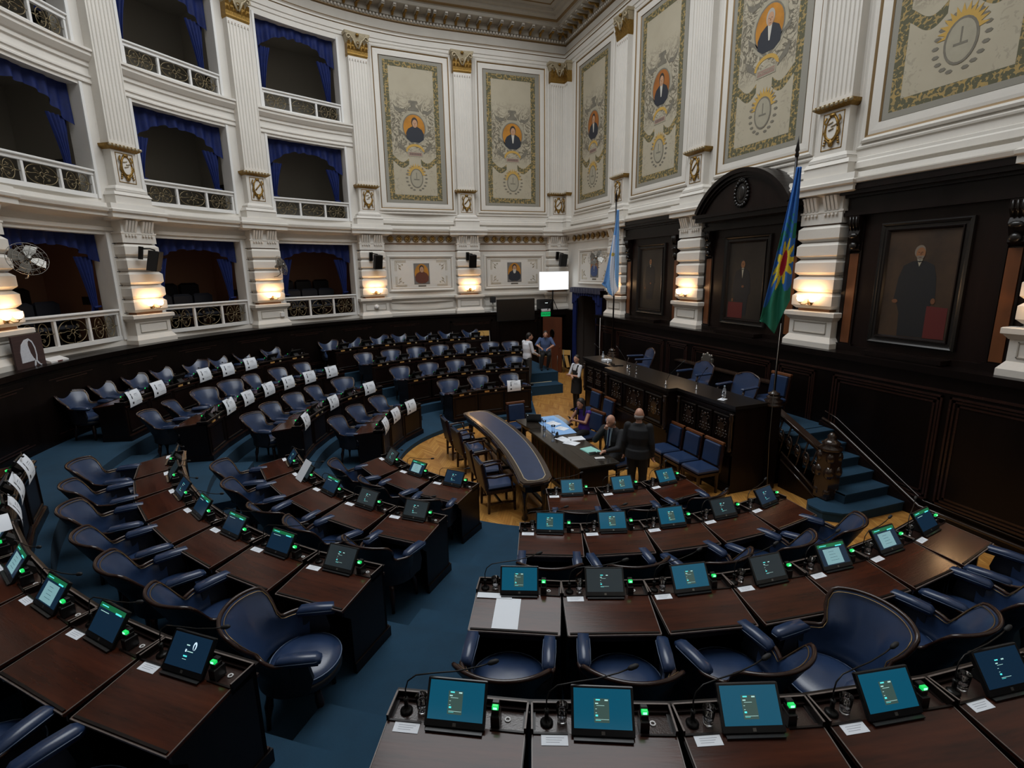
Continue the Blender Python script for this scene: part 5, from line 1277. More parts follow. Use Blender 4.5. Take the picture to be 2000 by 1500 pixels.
# ---------------------------------------------------------------- flags
def flag(M, label, stripes, h0, folds):
    r = empty('flag_and_pole', M, label, 'flag')
    p = MB(); p.tube([(0, 0, 0), (0, 0, 4.05)], .022, 'dark_wood', 8); p.lathe([(.022, 4.02), (.035, 4.05), (.022, 4.10), (.034, 4.13), (.022, 4.20), (.0, 4.36)], 'dark_wood', 8); p.lathe([(.10, 0), (.10, .03), (.05, .05), (.03, .08)], 'rail_wood', 12); p.build('pole', r)
    folds(r); return r
def cloth(fn, colour, nu, nv, name, parent):
    """pleated cloth with colour decided per face: colour(u,t)->material"""
    m = MB(); vs = [fn(i/nu, j/nv) for j in range(nv+1) for i in range(nu+1)]
    base = len(m.v); m.v += [tuple(Vector(v)) for v in vs]
    for j in range(nv):
        for i in range(nu):
            m.f.append((j*(nu+1)+i, j*(nu+1)+i+1, (j+1)*(nu+1)+i+1, (j+1)*(nu+1)+i)); m.m.append(m.mi(colour((i+.5)/nu, (j+.5)/nv))); m.sm.append(True)
    o = m.build(name, parent); sd = o.modifiers.new('thickness', 'SOLIDIFY'); sd.thickness = .004; return o
# local frame: X toward the left of the picture for hanging direction
def bafold(r):
    def fn(u, t):   # u along fly, t from top down; cloth hangs folded beside the pole
        wd = .08+.36*min(1, t*1.25)**1.1
        if t > .80: wd *= 1
        z = 3.86-2.66*t+(-.50*u*u*t+.0) + (.62*max(0, t-.8)/.2*(abs(u-.45)/.55))*(1)
        return (-wd*(u)+.09+.02*t, -.05+.055*math.sin(u*15+t*2)*(.4+.6*t), z)
    def col(u, t):
        cu, ct = u, t
        dx, dz = (cu-.45)*.50, (ct-.555)*2.72
        d = math.hypot(dx, dz*.62); a = math.atan2(dz*.62, dx)
        if math.hypot(dx*1.2, dz*.45) < .095: return 'flag_red'
        if d < .19+.06*math.cos(a*10): return 'flag_yellow'
        if ct < .40 and ct > .27 and abs(cu-.5) < .25 and (int(ct*60)+int(cu*9)) % 3 == 0: return 'flag_laurel'
        if ct > .70+.05*math.sin(cu*9): return 'flag_green'
        if ct > .60 and (int(cu*12+ct*40) % 4 == 0): return 'scr_dim' if False else 'flag_blue'
        if ct > .33 and ct < .42 and (cu < .2 or cu > .75): return 'flag_green'
        return 'flag_blue'
    cloth(fn, col, 54, 130, 'cloth', r)
def arfold(r):
    def fn(u, t):
        wd = .06+.40*min(1, t*1.1)**1.2
        z = 3.80-2.30*t-.30*(1-u)*0+.55*max(0, t-.82)/.18*abs(u-.35)
        return (-.42*wd*0-wd*u+.10+.04*t, -.05+.05*math.sin(u*14+t*3)*(.4+.6*t), z)
    def col(u, t):
        if math.hypot((u-.62)*.45, (t-.50)*2.45) < .055: return 'flag_sun'
        v = u+.85*t-.62
        if .22 < v < .62 and t > .28: return 'flag_white'
        return 'flag_sky'
    cloth(fn, col, 40, 100, 'cloth', r)
FR = frame_at((0, 0, 0), (-.75, -.66)).to_3x3().to_4x4()
flag(Matrix.Translation((-1.66, -2.86, 1.80)) @ FR, 'tall pole with blue and green flag with yellow sun and red heart', None, 0, bafold)
flag(Matrix.Translation((-1.66, 2.86, 1.80)) @ FR, 'tall pole with light blue and white striped flag', None, 0, arfold)
c = MB(); c.tube([(-1.72, -2.92, 3.1), (-1.80, -2.98, 2.2), (-1.84, -3.02, 1.0), (-1.80, -3.04, .05)], .006, 'steel_dull', 5); W('hanging_cable', c, 'thin pale cable hanging from the blue and green flag pole to the floor', 'cable')
c = MB(); c.tube([(-.24, 6.15, 2.4), (-.26, 6.13, 1.5), (-.24, 6.1, .3)], .008, 'white_paint', 5); W('wall_cable', c, 'thin white cable running down the dado left of the rostrum', 'cable')
# ---------------------------------------------------------------- chairs of the rostrum and the floor
def side_chair(hb=.96):
    r = empty('side_chair', Matrix())
    s = MB(); s.box((-.24, -.22, .41), (.24, .24, .50), 'blue_leather', bev=.03); s.build('seat', r)
    s = MB(); s.box((-.24, -.22, .36), (.24, .24, .41), 'chair_wood'); s.build('seat_rail', r)
    T = Matrix.Translation((0, -.22, .50)) @ Matrix.Rotation(R(7), 4, 'X')
    s = MB(T); s.box((-.20, -.015, .02), (.20, .04, hb-.54), 'blue_leather', bev=.02); s.build('backrest', r)
    s = MB(T); s.box((-.245, -.04, -.1), (-.20, .0, hb-.50), 'chair_wood'); s.box((.20, -.04, -.1), (.245, .0, hb-.50), 'chair_wood'); s.box((-.245, -.042, hb-.54), (.245, .01, hb-.48), 'inlay_wood', bev=.01); s.box((-.2, -.04, 0), (.2, -.02, hb-.54), 'dark_leather'); s.build('back_frame', r)
    for x, y in ((-.21, .21), (.21, .21), (-.21, -.20), (.21, -.20)):
        l = MB(); l.loft([[(x-.016, y-.016, 0), (x+.016, y-.016, 0), (x+.016, y+.016, 0), (x-.016, y+.016, 0)], [(x-.022, y-.022, .38), (x+.022, y-.022, .38), (x+.022, y+.022, .38), (x-.022, y+.022, .38)]], 'chair_wood'); l.build('leg', r)
    return r
def at(x, y, z, yaw): return Matrix.Translation((x, y, z)) @ Matrix.Rotation(R(yaw), 4, 'Z')   # yaw 0 faces +Y, 90 faces -X
for (x, y, yaw, lab) in ((-2.90, -1.40, 90, 'leftmost of the three against the right wing of the rostrum'), (-2.90, -1.96, 90, 'middle of the three against the right wing of the rostrum'), (-2.90, -2.52, 90, 'rightmost of the three against the right wing of the rostrum'),
                    (-2.98, 1.82, 92, 'behind the standing woman'), (-3.08, .98, 90, 'against the rostrum, behind the woman in purple'), (-5.05, 1.25, 185, 'at the far end of the tables, near the laptop')):
    o = place('side', side_chair, at(x, y, 0, yaw)); tag(o, 'blue side chair, '+lab, 'chair', 'straight backed side chairs')
def high_chair(crest=False):
    r = empty('presiding_chair', Matrix())
    s = MB(); s.box((-.28, -.24, .40), (.28, .28, .50), 'blue_leather', bev=.04); s.build('seat', r)
    def bk(u, t, d=0):
        x = (.27+.02*math.sin(t*3.1))*(2*u-1)*(1 if t < .85 else 1-.35*((t-.85)/.15)**2); return (x, -.24-.14*t-.03*(2*u-1)**2*-1-d, .46+.44*t+.035*math.sin(u*math.pi)*t)
    s = MB(); s.grid(lambda u, t: bk(u, t), 12, 12, 'blue_leather'); s.build('backrest', r)
    s = MB(); s.grid(lambda u, t: bk(u, t, .05), 12, 12, 'dark_leather'); s.tube([bk(0, t, .02) for t in [i/10 for i in range(11)]]+[bk(u, 1, .02) for u in [i/8 for i in range(9)]]+[bk(1, 1-t, .02) for t in [i/10 for i in range(11)]], .022, 'chair_wood', 6); s.build('back_frame', r)
    for sx in (-1, 1):
        a = MB(); a.box((sx*.30-.035, -.26, .68), (sx*.30+.035, .20, .73), 'blue_leather', bev=.018); a.tube([(sx*.30, .14, .68), (sx*.30, .18, .55), (sx*.28, .16, .42)], .022, 'chair_wood', 6); a.build('armrest', r)
        for y in (-.2, .24): l = MB(); l.tube([(sx*.25, y, .40), (sx*.26, y, .0)], [.028, .02], 'chair_wood', 6); l.build('leg', r)
    if crest:
        c = MB(); c.box((-.17, -.44, .90), (.17, -.39, 1.02), 'steel_dull', bev=.02); c.plate(ell(0, 1.00, .12, .10, 12), -.43, .05, 'steel_dull')
        for k in range(5): c.ball((-.12+.06*k, -.41, 1.06+.02*(k == 2)*2), (.035, .03, .045), 'steel_dull', 6, 4)
        c.build('carved_crest', r)
    return r
o = place('hc', high_chair, at(-1.40, 1.95, 1.025, 78)); tag(o, 'high backed blue chair at the left wing of the rostrum', 'chair', 'chairs on the rostrum')
c = high_chair(True); c.matrix_world = at(-1.42, -.32, 1.025, 95); tag(c, 'high backed blue chair with carved silver grey crest, middle of the rostrum', 'chair')
o = place('hc', high_chair, at(-1.55, -1.80, 1.025, 100)); tag(o, 'high backed blue chair at the right wing of the rostrum beside a bottle', 'chair', 'chairs on the rostrum')
o = place('side', side_chair, at(-1.0, -2.10, 1.025, 88)); tag(o, 'blue side chair on the rostrum platform, behind the rightmost high chair', 'chair', 'straight backed side chairs')
b = MB(); b.box((-.75, -2.0, 1.025), (-.60, 1.2, 1.72), 'dark_wood'); b.box((-.78, -2.02, 1.72), (-.57, 1.22, 1.75), 'rail_wood'); W('low_screen', b, 'low dark wooden screen behind the rostrum chairs', 'screen')
# things standing on the rostrum desk
def bottle():
    m = MB(); m.lathe([(0, 0), (.032, 0), (.033, .02), (.033, .13), (.028, .16), (.014, .19), (.013, .205)], 'water_bottle', 12); return m
mb = bottle(); b = mb.build('water_bottle'); c = MB(); c.lathe([(0, .203), (.015, .203), (.015, .222), (0, .222)], 'cloth_light_blue', 10); c.build('cap', b); l = MB(); l.lathe([(.034, .07), (.034, .12)], 'paper', 12, cap=False); l.build('paper_label', b)
tag(b, 'clear water bottle with pale cap at the left end of the rostrum', 'bottle', 'bottles on the rostrum'); b.matrix_world = Matrix.Translation((-2.30, 2.25, 1.684))
o = copy_tree(b, Matrix.Translation((-2.28, -2.30, 1.684))); tag(o, 'clear water bottle with pale cap at the right corner of the rostrum', 'bottle')
def goblet():
    m = MB(); m.lathe([(0, 0), (.03, 0), (.028, .004), (.006, .012), (.005, .06), (.025, .08), (.034, .11), (.030, .15), (.029, .15), (.032, .11), (.022, .085), (0, .078)], 'clear_glass', 14, cap=False); return m.build('stemmed_glass')
for (x, y, lab) in ((-2.42, -2.42, 'near the right corner of the rostrum'), (-2.55, .55, 'in front of the left rostrum chair'), (-2.52, .30, 'beside another glass, middle left of the rostrum')):
    o = place('gob', goblet, Matrix.Translation((x, y, 1.686))); tag(o, 'stemmed glass '+lab, 'glass', 'stemmed glasses')
b = MB(); b.box((-.08, -.06, 0), (.08, .06, .006), 'paper'); o = W('napkin', b, 'white napkin under a stemmed glass at the right corner of the rostrum', 'napkin'); o.matrix_world = Matrix.Translation((-2.42, -2.42, 1.6815)) @ Matrix.Rotation(.4, 4, 'Z')
b = MB(); b.box((-.10, -.10, 0), (.10, .10, .05), 'paper'); o = W('tissue_box', b, 'small white box of papers beside the bottle at the left of the rostrum', 'box'); o.matrix_world = Matrix.Translation((-2.32, 2.02, 1.6835))
for i, (x, y, yaw, lab) in enumerate(((-2.45, 1.72, 60, 'at the left end of the rostrum'), (-2.60, -.95, -120, 'long, leaning toward the left in mid rostrum'), (-2.35, .95, 20, 'between two stemmed glasses and the left chair'), (-2.30, -1.55, 170, 'before the right chair of the rostrum'))):
    def rm_():
        r = empty('rostrum_microphone', Matrix())
        q = MB(); q.lathe([(0, 0), (.035, 0), (.035, .01), (.012, .02), (.012, .08), (0, .085)], 'chrome', 12); q.build('base', r)
        q = MB(); q.tube([(0, 0, .07), (.0, .06, .20), (0, .20, .36), (0, .30, .46)], .005, 'black_metal', 6); q.tube([(0, .30, .46), (0, .36, .51)], [.010, .012], 'black_matte', 8); q.build('gooseneck', r); return r
    o = place('rmic', rm_, at(x, y, 1.684, yaw)); tag(o, 'black gooseneck microphone with chrome base, '+lab, 'microphone', 'microphones on the rostrum')
b = MB(); b.box((-.16, -.12, 0), (.16, .12, .02), 'black_plastic', bev=.004); b.box((-.15, .11, .01), (.15, .125, .06), 'black_plastic')
o = W('sound_console', b, 'low black control console at the left of the rostrum', 'console'); o.matrix_world = at(-2.35, 1.45, 1.684, 80)
# ---------------------------------------------------------------- curved table with blue top
r = empty('curved_table', Matrix(), 'long curved table with blue leather top and gilt border line', 'table')
def XL(y): return -6.24-.036*(y-.1)**2
def XR(y): return -5.55-.052*(y-.1)**2
def outline(e=0, n=24):
    y0, y1 = -2.72+e, 1.86-e; rc = .16; pts = []
    for i in range(n+1): y = y1-rc-(y1-y0-2*rc)*i/n; pts.append((XL(y)+e, y))
    pts += [(XL(y0)+e+.05, y0+.04), (XL(y0)+e+.16, y0), (XR(y0)-e-.16, y0), (XR(y0)-e-.05, y0+.04)]
    for i in range(n+1): y = y0+rc+(y1-y0-2*rc)*i/n; pts.append((XR(y)-e, y))
    pts += [(XR(y1)-e-.05, y1-.04), (XR(y1)-e-.16, y1), (XL(y1)+e+.16, y1), (XL(y1)+e+.05, y1-.04)]
    return pts
t = MB(); t.prism(outline(), .70, .745, 'rail_wood'); t.prism(outline(.02), .745, .76, 'rail_wood'); t.prism(outline(.05), .58, .70, 'dark_wood'); t.build('table_top', r)
t = MB(); t.prism(outline(.095), .755, .7615, 'gilt_pale'); t.build('gilt_line', r)
t = MB(); t.prism(outline(.108), .757, .7625, 'blue_leather'); t.build('leather_inlay', r)
for y in (-2.42, -.4, 1.55):
    for s in (0, 1):
        l = MB(); x = XL(y)+.12 if s == 0 else XR(y)-.12; l.lathe([(.05, 0), (.06, .03), (.035, .08), (.05, .16), (.03, .24), (.055, .40), (.06, .52), (.045, .58)], 'rail_wood', 10, M=Matrix.Translation((x, y, 0))); l.build('turned_leg', r)
    l = MB(); l.box((XL(y)+.1, y-.03, .10), (XR(y)-.1, y+.03, .16), 'dark_wood'); l.build('stretcher', r)
l = MB(); l.box((XL(0)+.30, -2.42, .10), (XL(0)+.36, 1.55, .15), 'dark_wood'); l.build('long_stretcher', r)
def arm_chair():
    r = empty('open_armchair', Matrix())
    s = MB(); s.box((-.25, -.24, .42), (.25, .26, .50), 'blue_leather', bev=.035); s.build('seat', r)
    s = MB(); s.box((-.26, -.25, .36), (.26, .26, .42), 'chair_wood'); s.build('seat_rail', r)
    T = Matrix.Translation((0, -.25, .42)) @ Matrix.Rotation(R(10), 4, 'X')
    s = MB(T); s.box((-.23, .0, .06), (.23, .05, .50), 'blue_leather', bev=.025); s.build('backrest', r)
    s = MB(T); s.box((-.235, -.035, 0), (.235, .004, .50), 'dark_leather', bev=.012); s.box((-.27, -.03, -.05), (-.23, .02, .52), 'chair_wood'); s.box((.23, -.03, -.05), (.27, .02, .52), 'chair_wood'); s.build('back_frame', r)
    for sx in (-1, 1):
        a = MB(); a.tube([(sx*.26, -.28, .68), (sx*.28, -.12, .67), (sx*.285, .05, .685), (sx*.285, .20, .67)], [.018, .022, .024, .020], 'chair_wood', 6); a.tube([(sx*.28, .15, .67), (sx*.26, .18, .55), (sx*.26, .20, .40)], .018, 'chair_wood', 6); a.build('armrest', r)
        for y in (-.22, .23): l = MB(); l.loft([[(sx*.23-.018, y*1.05-.018, 0), (sx*.23+.018, y*1.05-.018, 0), (sx*.23+.018, y*1.05+.018, 0), (sx*.23-.018, y*1.05+.018, 0)], [(sx*.23-.026, y-.026, .38), (sx*.23+.026, y-.026, .38), (sx*.23+.026, y+.026, .38), (sx*.23-.026, y+.026, .38)]], 'chair_wood'); l.build('leg', r)
    l = MB(); l.box((-.23, -.23, .14), (-.20, .23, .17), 'chair_wood'); l.box((.20, -.23, .14), (.23, .23, .17), 'chair_wood'); l.box((-.21, -.02, .14), (.21, .02, .17), 'chair_wood'); l.build('stretcher', r)
    return r
for (x, y, yaw, lab) in ((-6.62, .98, -88, 'farthest of the row along the curved table'), (-6.58, .12, -84, 'second from the far end of the curved table'), (-6.60, -1.05, -92, 'third along the curved table, partly hidden'), (-6.62, -1.78, -90, 'nearest to the front end of the curved table')):
    o = place('armc', arm_chair, at(x, y, 0, yaw)); tag(o, 'blue armchair with bare wooden arms, '+lab, 'chair', 'open armchairs at the curved table')
# ---------------------------------------------------------------- clerks' tables
r = empty('clerks_counter', Matrix(), 'dark panelled table with scratched glossy top, covered with papers', 'table')
t = MB(); t.box((-5.36, -2.42, .73), (-4.56, -.06, .765), 'table_top_wood', bev=.006)
for x in (-5.1, -4.95): t.box((x, -2.42, .765), (x+.006, -.06, .7655), 'dark_wood')
t.build('table_top', r)
t = MB(); t.box((-5.30, -2.38, .62), (-4.62, -.10, .73), 'dark_wood'); t.box((-5.28, -2.36, 0), (-5.22, -.12, .62), 'dark_wood_panel'); t.box((-5.28, -2.37, 0), (-4.75, -2.31, .62), 'dark_wood_panel'); t.box((-5.28, -.16, 0), (-4.75, -.10, .62), 'dark_wood_panel'); t.box((-5.31, -2.40, 0), (-5.27, -.08, .09), 'dark_wood')
for k in range(12): t.box((-5.288, -2.30+.19*k, .09), (-5.28, -2.28+.19*k, .60), 'inlay_wood')
t.build('panelled_body', r)
r = empty('writing_table', Matrix(), 'dark table on legs with laptop and blue banner cloth', 'table')
t = MB(); t.prism([(-5.30, -.05), (-5.12, -.05), (-4.30, -.05), (-4.30, .74), (-5.36, .74), (-5.36, .50)], .73, .765, 'table_top_wood'); t.build('table_top', r)
t = MB(); t.box((-5.25, -.02, .62), (-4.36, .68, .73), 'dark_wood'); t.build('apron', r)
for x in (-5.22, -4.4):
    for y in (.02, .64): l = MB(); l.box((x-.03, y-.03, 0), (x+.03, y+.03, .62), 'dark_wood'); l.build('leg', r)
l = MB(); l.box((-5.22, .30, .12), (-4.4, .34, .16), 'dark_wood'); l.box((-5.24, .02, .12), (-5.20, .64, .16), 'dark_wood'); l.box((-4.42, .02, .12), (-4.38, .64, .16), 'dark_wood'); l.build('stretcher', r)
def bannercloth():
    r = empty('banner_cloth', Matrix(), 'light blue banner cloth with faint lettering spread over the far table', 'cloth')
    m = MB(); z = .768
    m.loft([[(-5.02, -.66, z), (-4.52, -.66, z), (-4.42, .3, z), (-4.44, .70, z), (-4.92, .70, z), (-4.98, .2, z)], [(-5.02, -.66, z+.003), (-4.52, -.66, z+.003), (-4.42, .3, z+.003), (-4.44, .70, z+.003), (-4.92, .70, z+.003), (-4.98, .2, z+.003)]], 'cloth_banner')
    m.build('cloth', r)
    t = MB()
    for row, (y0, n, hh) in enumerate(((.40, 6, .11), (.16, 7, .14), (-.10, 5, .07))):
        for k in range(n):
            x = -4.93+.068*k; t.box((x, y0, z+.003), (x+.012, y0+hh, z+.004), 'cloth_banner_text'); t.box((x, y0+hh*(.0 if k % 2 else .45), z+.003), (x+.045, y0+hh*(.0 if k % 2 else .45)+.016, z+.004), 'cloth_banner_text')
            if k % 3: t.box((x+.036, y0, z+.003), (x+.048, y0+hh, z+.004), 'cloth_banner_text')
    t.build('faded_lettering', r)
bannercloth()
r = empty('laptop', Matrix.Translation((-4.98, .52, .768)) @ Matrix.Rotation(R(150), 4, 'Z'), 'closed-looking black laptop seen from behind at the far table end', 'laptop')
m = MB(); m.box((-.17, -.12, 0), (.17, .12, .02), 'black_plastic', bev=.004); m.build('base', r); m = MB(Matrix.Translation((0, .12, .015)) @ Matrix.Rotation(R(-28), 4, 'X')); m.box((-.17, -.004, 0), (.17, .006, .22), 'black_plastic', bev=.003); m.box((.12, .006, .18), (.13, .007, .19), 'led_white'); m.build('lid', r)
for (x, y, a, w, h, lab) in ((-4.70, .12, .3, .24, .30, 'white papers on the banner cloth'), (-4.68, -.28, .5, .21, .26, 'white notepad near the edge of the banner cloth'), (-4.95, -.92, .3, .22, .28, 'white paper near the black phone stand'), (-4.68, -.98, -.1, .30, .24, 'white printed papers in front of the seated man'), (-4.90, -1.20, .6, .22, .28, 'white paper lying at an angle nearest the green folder')):
    sheet('table_paper', Matrix.Translation((x, y, .7675+(.006 if y > -.7 else 0)+.002*(y < -1.1))) @ Matrix.Rotation(a, 4, 'Z'), w, h, lab, 'paper', 5)
m = MB(); m.box((-.17, -.13, 0), (.17, .13, .006), 'folder_green'); m.box((-.165, -.10, .006), (.12, .125, .010), 'paper'); m.box((-.17, -.12, .010), (.165, .13, .013), 'folder_green'); o = W('green_folder', m, 'pale green folder with papers on the clerks table', 'folder'); o.matrix_world = Matrix.Translation((-4.76, -1.72, .7665)) @ Matrix.Rotation(R(-82), 4, 'Z')
for (x, y, a, lab) in ((-4.80, -1.88, .3, 'dark mobile phone on the green folder, left of two'), (-4.66, -1.93, -.1, 'dark mobile phone on the green folder, right of two')):
    m = MB(); m.box((-.035, -.07, 0), (.035, .07, .010), 'black_plastic', bev=.003); o = W('mobile_phone', m, lab, 'phone'); o.matrix_world = Matrix.Translation((x, y, .7798)) @ Matrix.Rotation(a+1.2, 4, 'Z')
m = MB(); m.box((-.04, -.09, 0), (.04, .09, .02), 'white_plastic', bev=.01); o = W('grey_case', m, 'pale grey oblong case at the near end of the clerks table', 'case'); o.matrix_world = Matrix.Translation((-4.80, -2.14, .766)) @ Matrix.Rotation(R(78), 4, 'Z')
m = MB(); m.box((-.05, -.03, 0), (.05, .05, .02), 'black_plastic'); m.prism([(-.05, .02), (.05, .02), (.02, .12), (-.04, .10)], -.01, .01, 'black_plastic', 'y'); o = W('phone_stand', m, 'small black stand among the papers on the clerks table', 'stand'); o.matrix_world = Matrix.Translation((-5.02, -.78, .766)) @ Matrix.Rotation(.6, 4, 'Z')
for (x, y, lab) in ((-5.02, -.12, 'left of two on the banner cloth'), (-4.98, -.50, 'nearest, at the cloth edge'), ):
    o = place('bigglass', lambda: (lambda m: m.lathe([(.0, 0), (.034, 0), (.036, .01), (.028, .07), (.034, .13), (.045, .17), (.043, .17), (.031, .13), (.024, .07), (.030, .015), (0, .012)], 'clear_glass', 16, cap=False).build('water_glass'))(MB()), Matrix.Translation((x, y, .772)))
    tag(o, 'tall clear water glass, '+lab, 'glass', 'tall glasses on the clerks table')
# ---------------------------------------------------------------- doorway curtain, screens, door, folding chairs at the far corner
M = frame_at((.12, 7.92, 0), (-1, 0)); r = empty('doorway_curtain', M, 'blue velvet curtain with grey pelmet hung in the tall doorway', 'curtain')
m = MB(); m.grid(lambda u, t: (-1.22+2.44*u, -.10+.02*math.sin(u*70)*(.3+t), 3.36-.17*t-.025*(t > .9)*abs(math.sin(u*40))), 70, 4, 'velvet_grey'); m.box((-1.2, -.08, 3.30), (1.2, .1, 3.38), 'velvet_grey'); m.build('grey_pelmet', r)
m = MB(); m.grid(lambda u, t: (-1.16+2.32*u, -.03+.03*math.sin(u*80), 3.22-(.16+.34*max(0, (abs(2*u-1)-.45)/.55)**.8+.02*math.sin(u*9))*t), 90, 4, 'velvet'); m.build('valance', r)
for s in (-1, 1):
    m = MB(); m.grid(lambda u, t: (s*(1.16-.42*u*(1-.25*math.sin(t*3))), .02+.05*math.sin(u*24+t), 3.05-3.03*t), 26, 16, 'velvet'); m.build('drape', r)
m = MB(); m.box((-.70, 0, 0), (.70, .035, .43*2), 'black_plastic', bev=.01); m.box((-.67, -.002, .04), (.67, 0, .83), 'scr_dim' if False else 'black_plastic'); r = empty('television', frame_at((-2.15, 9.50, 2.10), (0, -1)), 'large black television hung on the dado ledge left of the exit sign', 'television')
m = MB(); m.box((-.80, 0, 0), (.80, .04, .86), 'black_plastic', bev=.01); m.build('casing', r); m = MB(); m.box((-.77, -.003, .04), (.77, 0, .83), 'frame_black'); m.build('display', r); m = MB(); m.box((-.30, .04, .2), (.30, .12, .6), 'black_metal'); m.build('wall_mount', r)
r = empty('projection_screen', frame_at((-.54, 9.42, 3.26), (.12, -1)), 'bright white lit screen in the corner above black equipment', 'screen')
m = MB(); m.box((-.69, 0, 0), (.69, .05, .74), 'white_plastic', bev=.01); m.build('casing', r); m = MB(); m.box((-.67, -.003, .02), (.67, 0, .72), 'screen_white'); d = m.build('display', r)
m = MB(); m.box((-.25, -.005, .44), (.0, -.003, .45), 'screen_white_text'); m.box((-.40, -.005, .33), (.30, -.003, .345), 'screen_white_text'); m.box((-.66, -.005, .10), (-.20, -.003, .11), 'screen_white_text'); m.build('screen_text', d)
m = MB(); m.tube([(0, .1, .1), (0, .12, -.35), (0, .12, -.78)], .03, 'black_metal', 6); m.tube([(0, .12, -.30), (-.22, .15, -.78)], .015, 'black_metal', 5); m.tube([(0, .12, -.30), (.22, .10, -.78)], .015, 'black_metal', 5); m.build('tripod_stand', r)
r = empty('black_printer', frame_at((-.75, 9.72, 2.471), (0, -1)), 'black boxy device on the ledge above the exit sign', 'device'); m = MB(); m.box((-.30, 0, 0), (.30, .32, .42), 'black_matte', bev=.03); m.box((-.12, -.006, .25), (.12, 0, .30), 'black_plastic'); m.box((-.06, -.008, .27), (.06, -.006, .28), 'led_white'); m.build('body', r)
r = empty('exit_sign', frame_at((-.83, 9.58, 2.22), (0, -1)), 'green SALIDA exit sign with white box above the wooden door', 'sign')
m = MB(); m.box((-.20, 0, 0), (.20, .03, .17), 'exit_green'); m.build('sign_plate', r); m = MB(); m.box((-.19, -.02, .19), (.19, .06, .30), 'white_plastic', bev=.01); m.build('white_housing', r)
textmesh('exit_lettering', 'SALIDA', .115, 'exit_text', r, Matrix.Translation((0, -.004, .085)) @ Matrix.Rotation(R(90), 4, 'X'))
r = empty('wooden_door', Matrix.Translation((-.98, 9.52, 0)) @ Matrix.Rotation(R(-57), 4, 'Z'), 'reddish brown wooden door with oval opening, standing ajar at the far corner', 'door')
m = MB()
ov = ell(.45, 1.55, .10, .17, 24); mid = 24
m.box((0, -.02, 0), (.90, .02, 1.30), 'door_wood'); m.box((0, -.02, 1.80), (.90, .02, 2.22), 'door_wood'); m.box((0, -.02, 1.30), (.30, .02, 1.80), 'door_wood'); m.box((.60, -.02, 1.30), (.90, .02, 1.80), 'door_wood')
q = [(.30, 1.30), (.60, 1.30), (.60, 1.80), (.30, 1.80)]
for i in range(24):
    a0, a1 = ov[i], ov[(i+1) % 24]
    def ext(p):
        dx, dz = p[0]-.45, p[1]-1.55; k = min(.15/abs(dx) if abs(dx) > 1e-6 else 1e9, .25/abs(dz) if abs(dz) > 1e-6 else 1e9); return (.45+dx*k, 1.55+dz*k)
    b0, b1 = ext(a0), ext(a1); m.loft([[(a0[0], -.02, a0[1]), (a1[0], -.02, a1[1]), (b1[0], -.02, b1[1]), (b0[0], -.02, b0[1])], [(a0[0], .02, a0[1]), (a1[0], .02, a1[1]), (b1[0], .02, b1[1]), (b0[0], .02, b0[1])]], 'door_wood')
m.tube([(x, -.022, z) for x, z in ell(.45, 1.55, .105, .175, 24)], .014, 'dark_wood', 5)
m.build('door_leaf', r); m = MB(); m.tube([(.83, -.03, 1.0), (.83, -.07, 1.02), (.83, -.03, 1.06)], .01, 'stud_brass', 5); m.build('door_handle', r)
def folding(open_=True):
    r = empty('folding_chair', Matrix())
    if open_:
        m = MB(); m.box((-.20, -.18, .43), (.20, .18, .46), 'chair_tan', bev=.01); m.build('seat', r)
        m = MB(Matrix.Translation((0, -.24, .70)) @ Matrix.Rotation(R(10), 4, 'X')); m.box((-.20, -.012, 0), (.20, .012, .20), 'chair_tan', bev=.02); m.build('backrest', r)
        m = MB()
        for s in (-1, 1): m.tube([(s*.21, -.27, .90), (s*.21, -.16, .45), (s*.21, .22, 0)], .011, 'steel_dull', 6); m.tube([(s*.19, .14, .45), (s*.19, -.24, 0)], .011, 'steel_dull', 6)
        m.build('metal_frame', r)
    return r
o = folding(); o.matrix_world = seat_frame(97.8, 8.85, T[1]); tag(o, 'open tan folding chair at the right end of the highest desk row', 'chair')
o = folding(); o.matrix_world = at(-1.98, 6.95, .625, 160); tag(o, 'tan folding chair under the man in the blue shirt', 'chair')
for (x, y, a, lab) in ((-.52, 8.80, 8, 'left'), (-.34, 8.62, 22, 'right')):
    r = empty('folded_chair', Matrix.Translation((x, y, 0)) @ Matrix.Rotation(R(150), 4, 'Z') @ Matrix.Rotation(R(6), 4, 'X'), 'folded tan chair leaning beside the doorway curtain, %s of two' % lab, 'chair')
    m = MB(); m.box((-.13, -.012, .72), (.13, .012, .92), 'chair_tan', bev=.01); m.build('backrest', r)
    m = MB(); m.prism([(-.02, .70), (.12, .70), (.0, .22), (-.12, .24)], -.025, -.012, 'chair_tan', 'y'); m.build('seat', r)
    m = MB(); m.tube([(-.14, 0, .92), (-.14, .02, 0)], .011, 'steel_dull', 6); m.tube([(.14, 0, .92), (.14, .02, 0)], .011, 'steel_dull', 6); m.build('metal_frame', r)
r = empty('small_speaker_stand', frame_at((-2.98, 9.80, 2.471), (0, -1)), 'small black speaker on a thin stand at the ledge, left of the television', 'loudspeaker'); m = MB(); m.box((-.10, 0, .36), (.10, .16, .60), 'black_matte', bev=.02); m.build('cabinet', r); m = MB(); m.tube([(0, .08, 0), (0, .08, .36)], .02, 'steel_dull', 6); m.box((-.12, 0, 0), (.12, .2, .02), 'white_plastic'); m.build('stand', r)
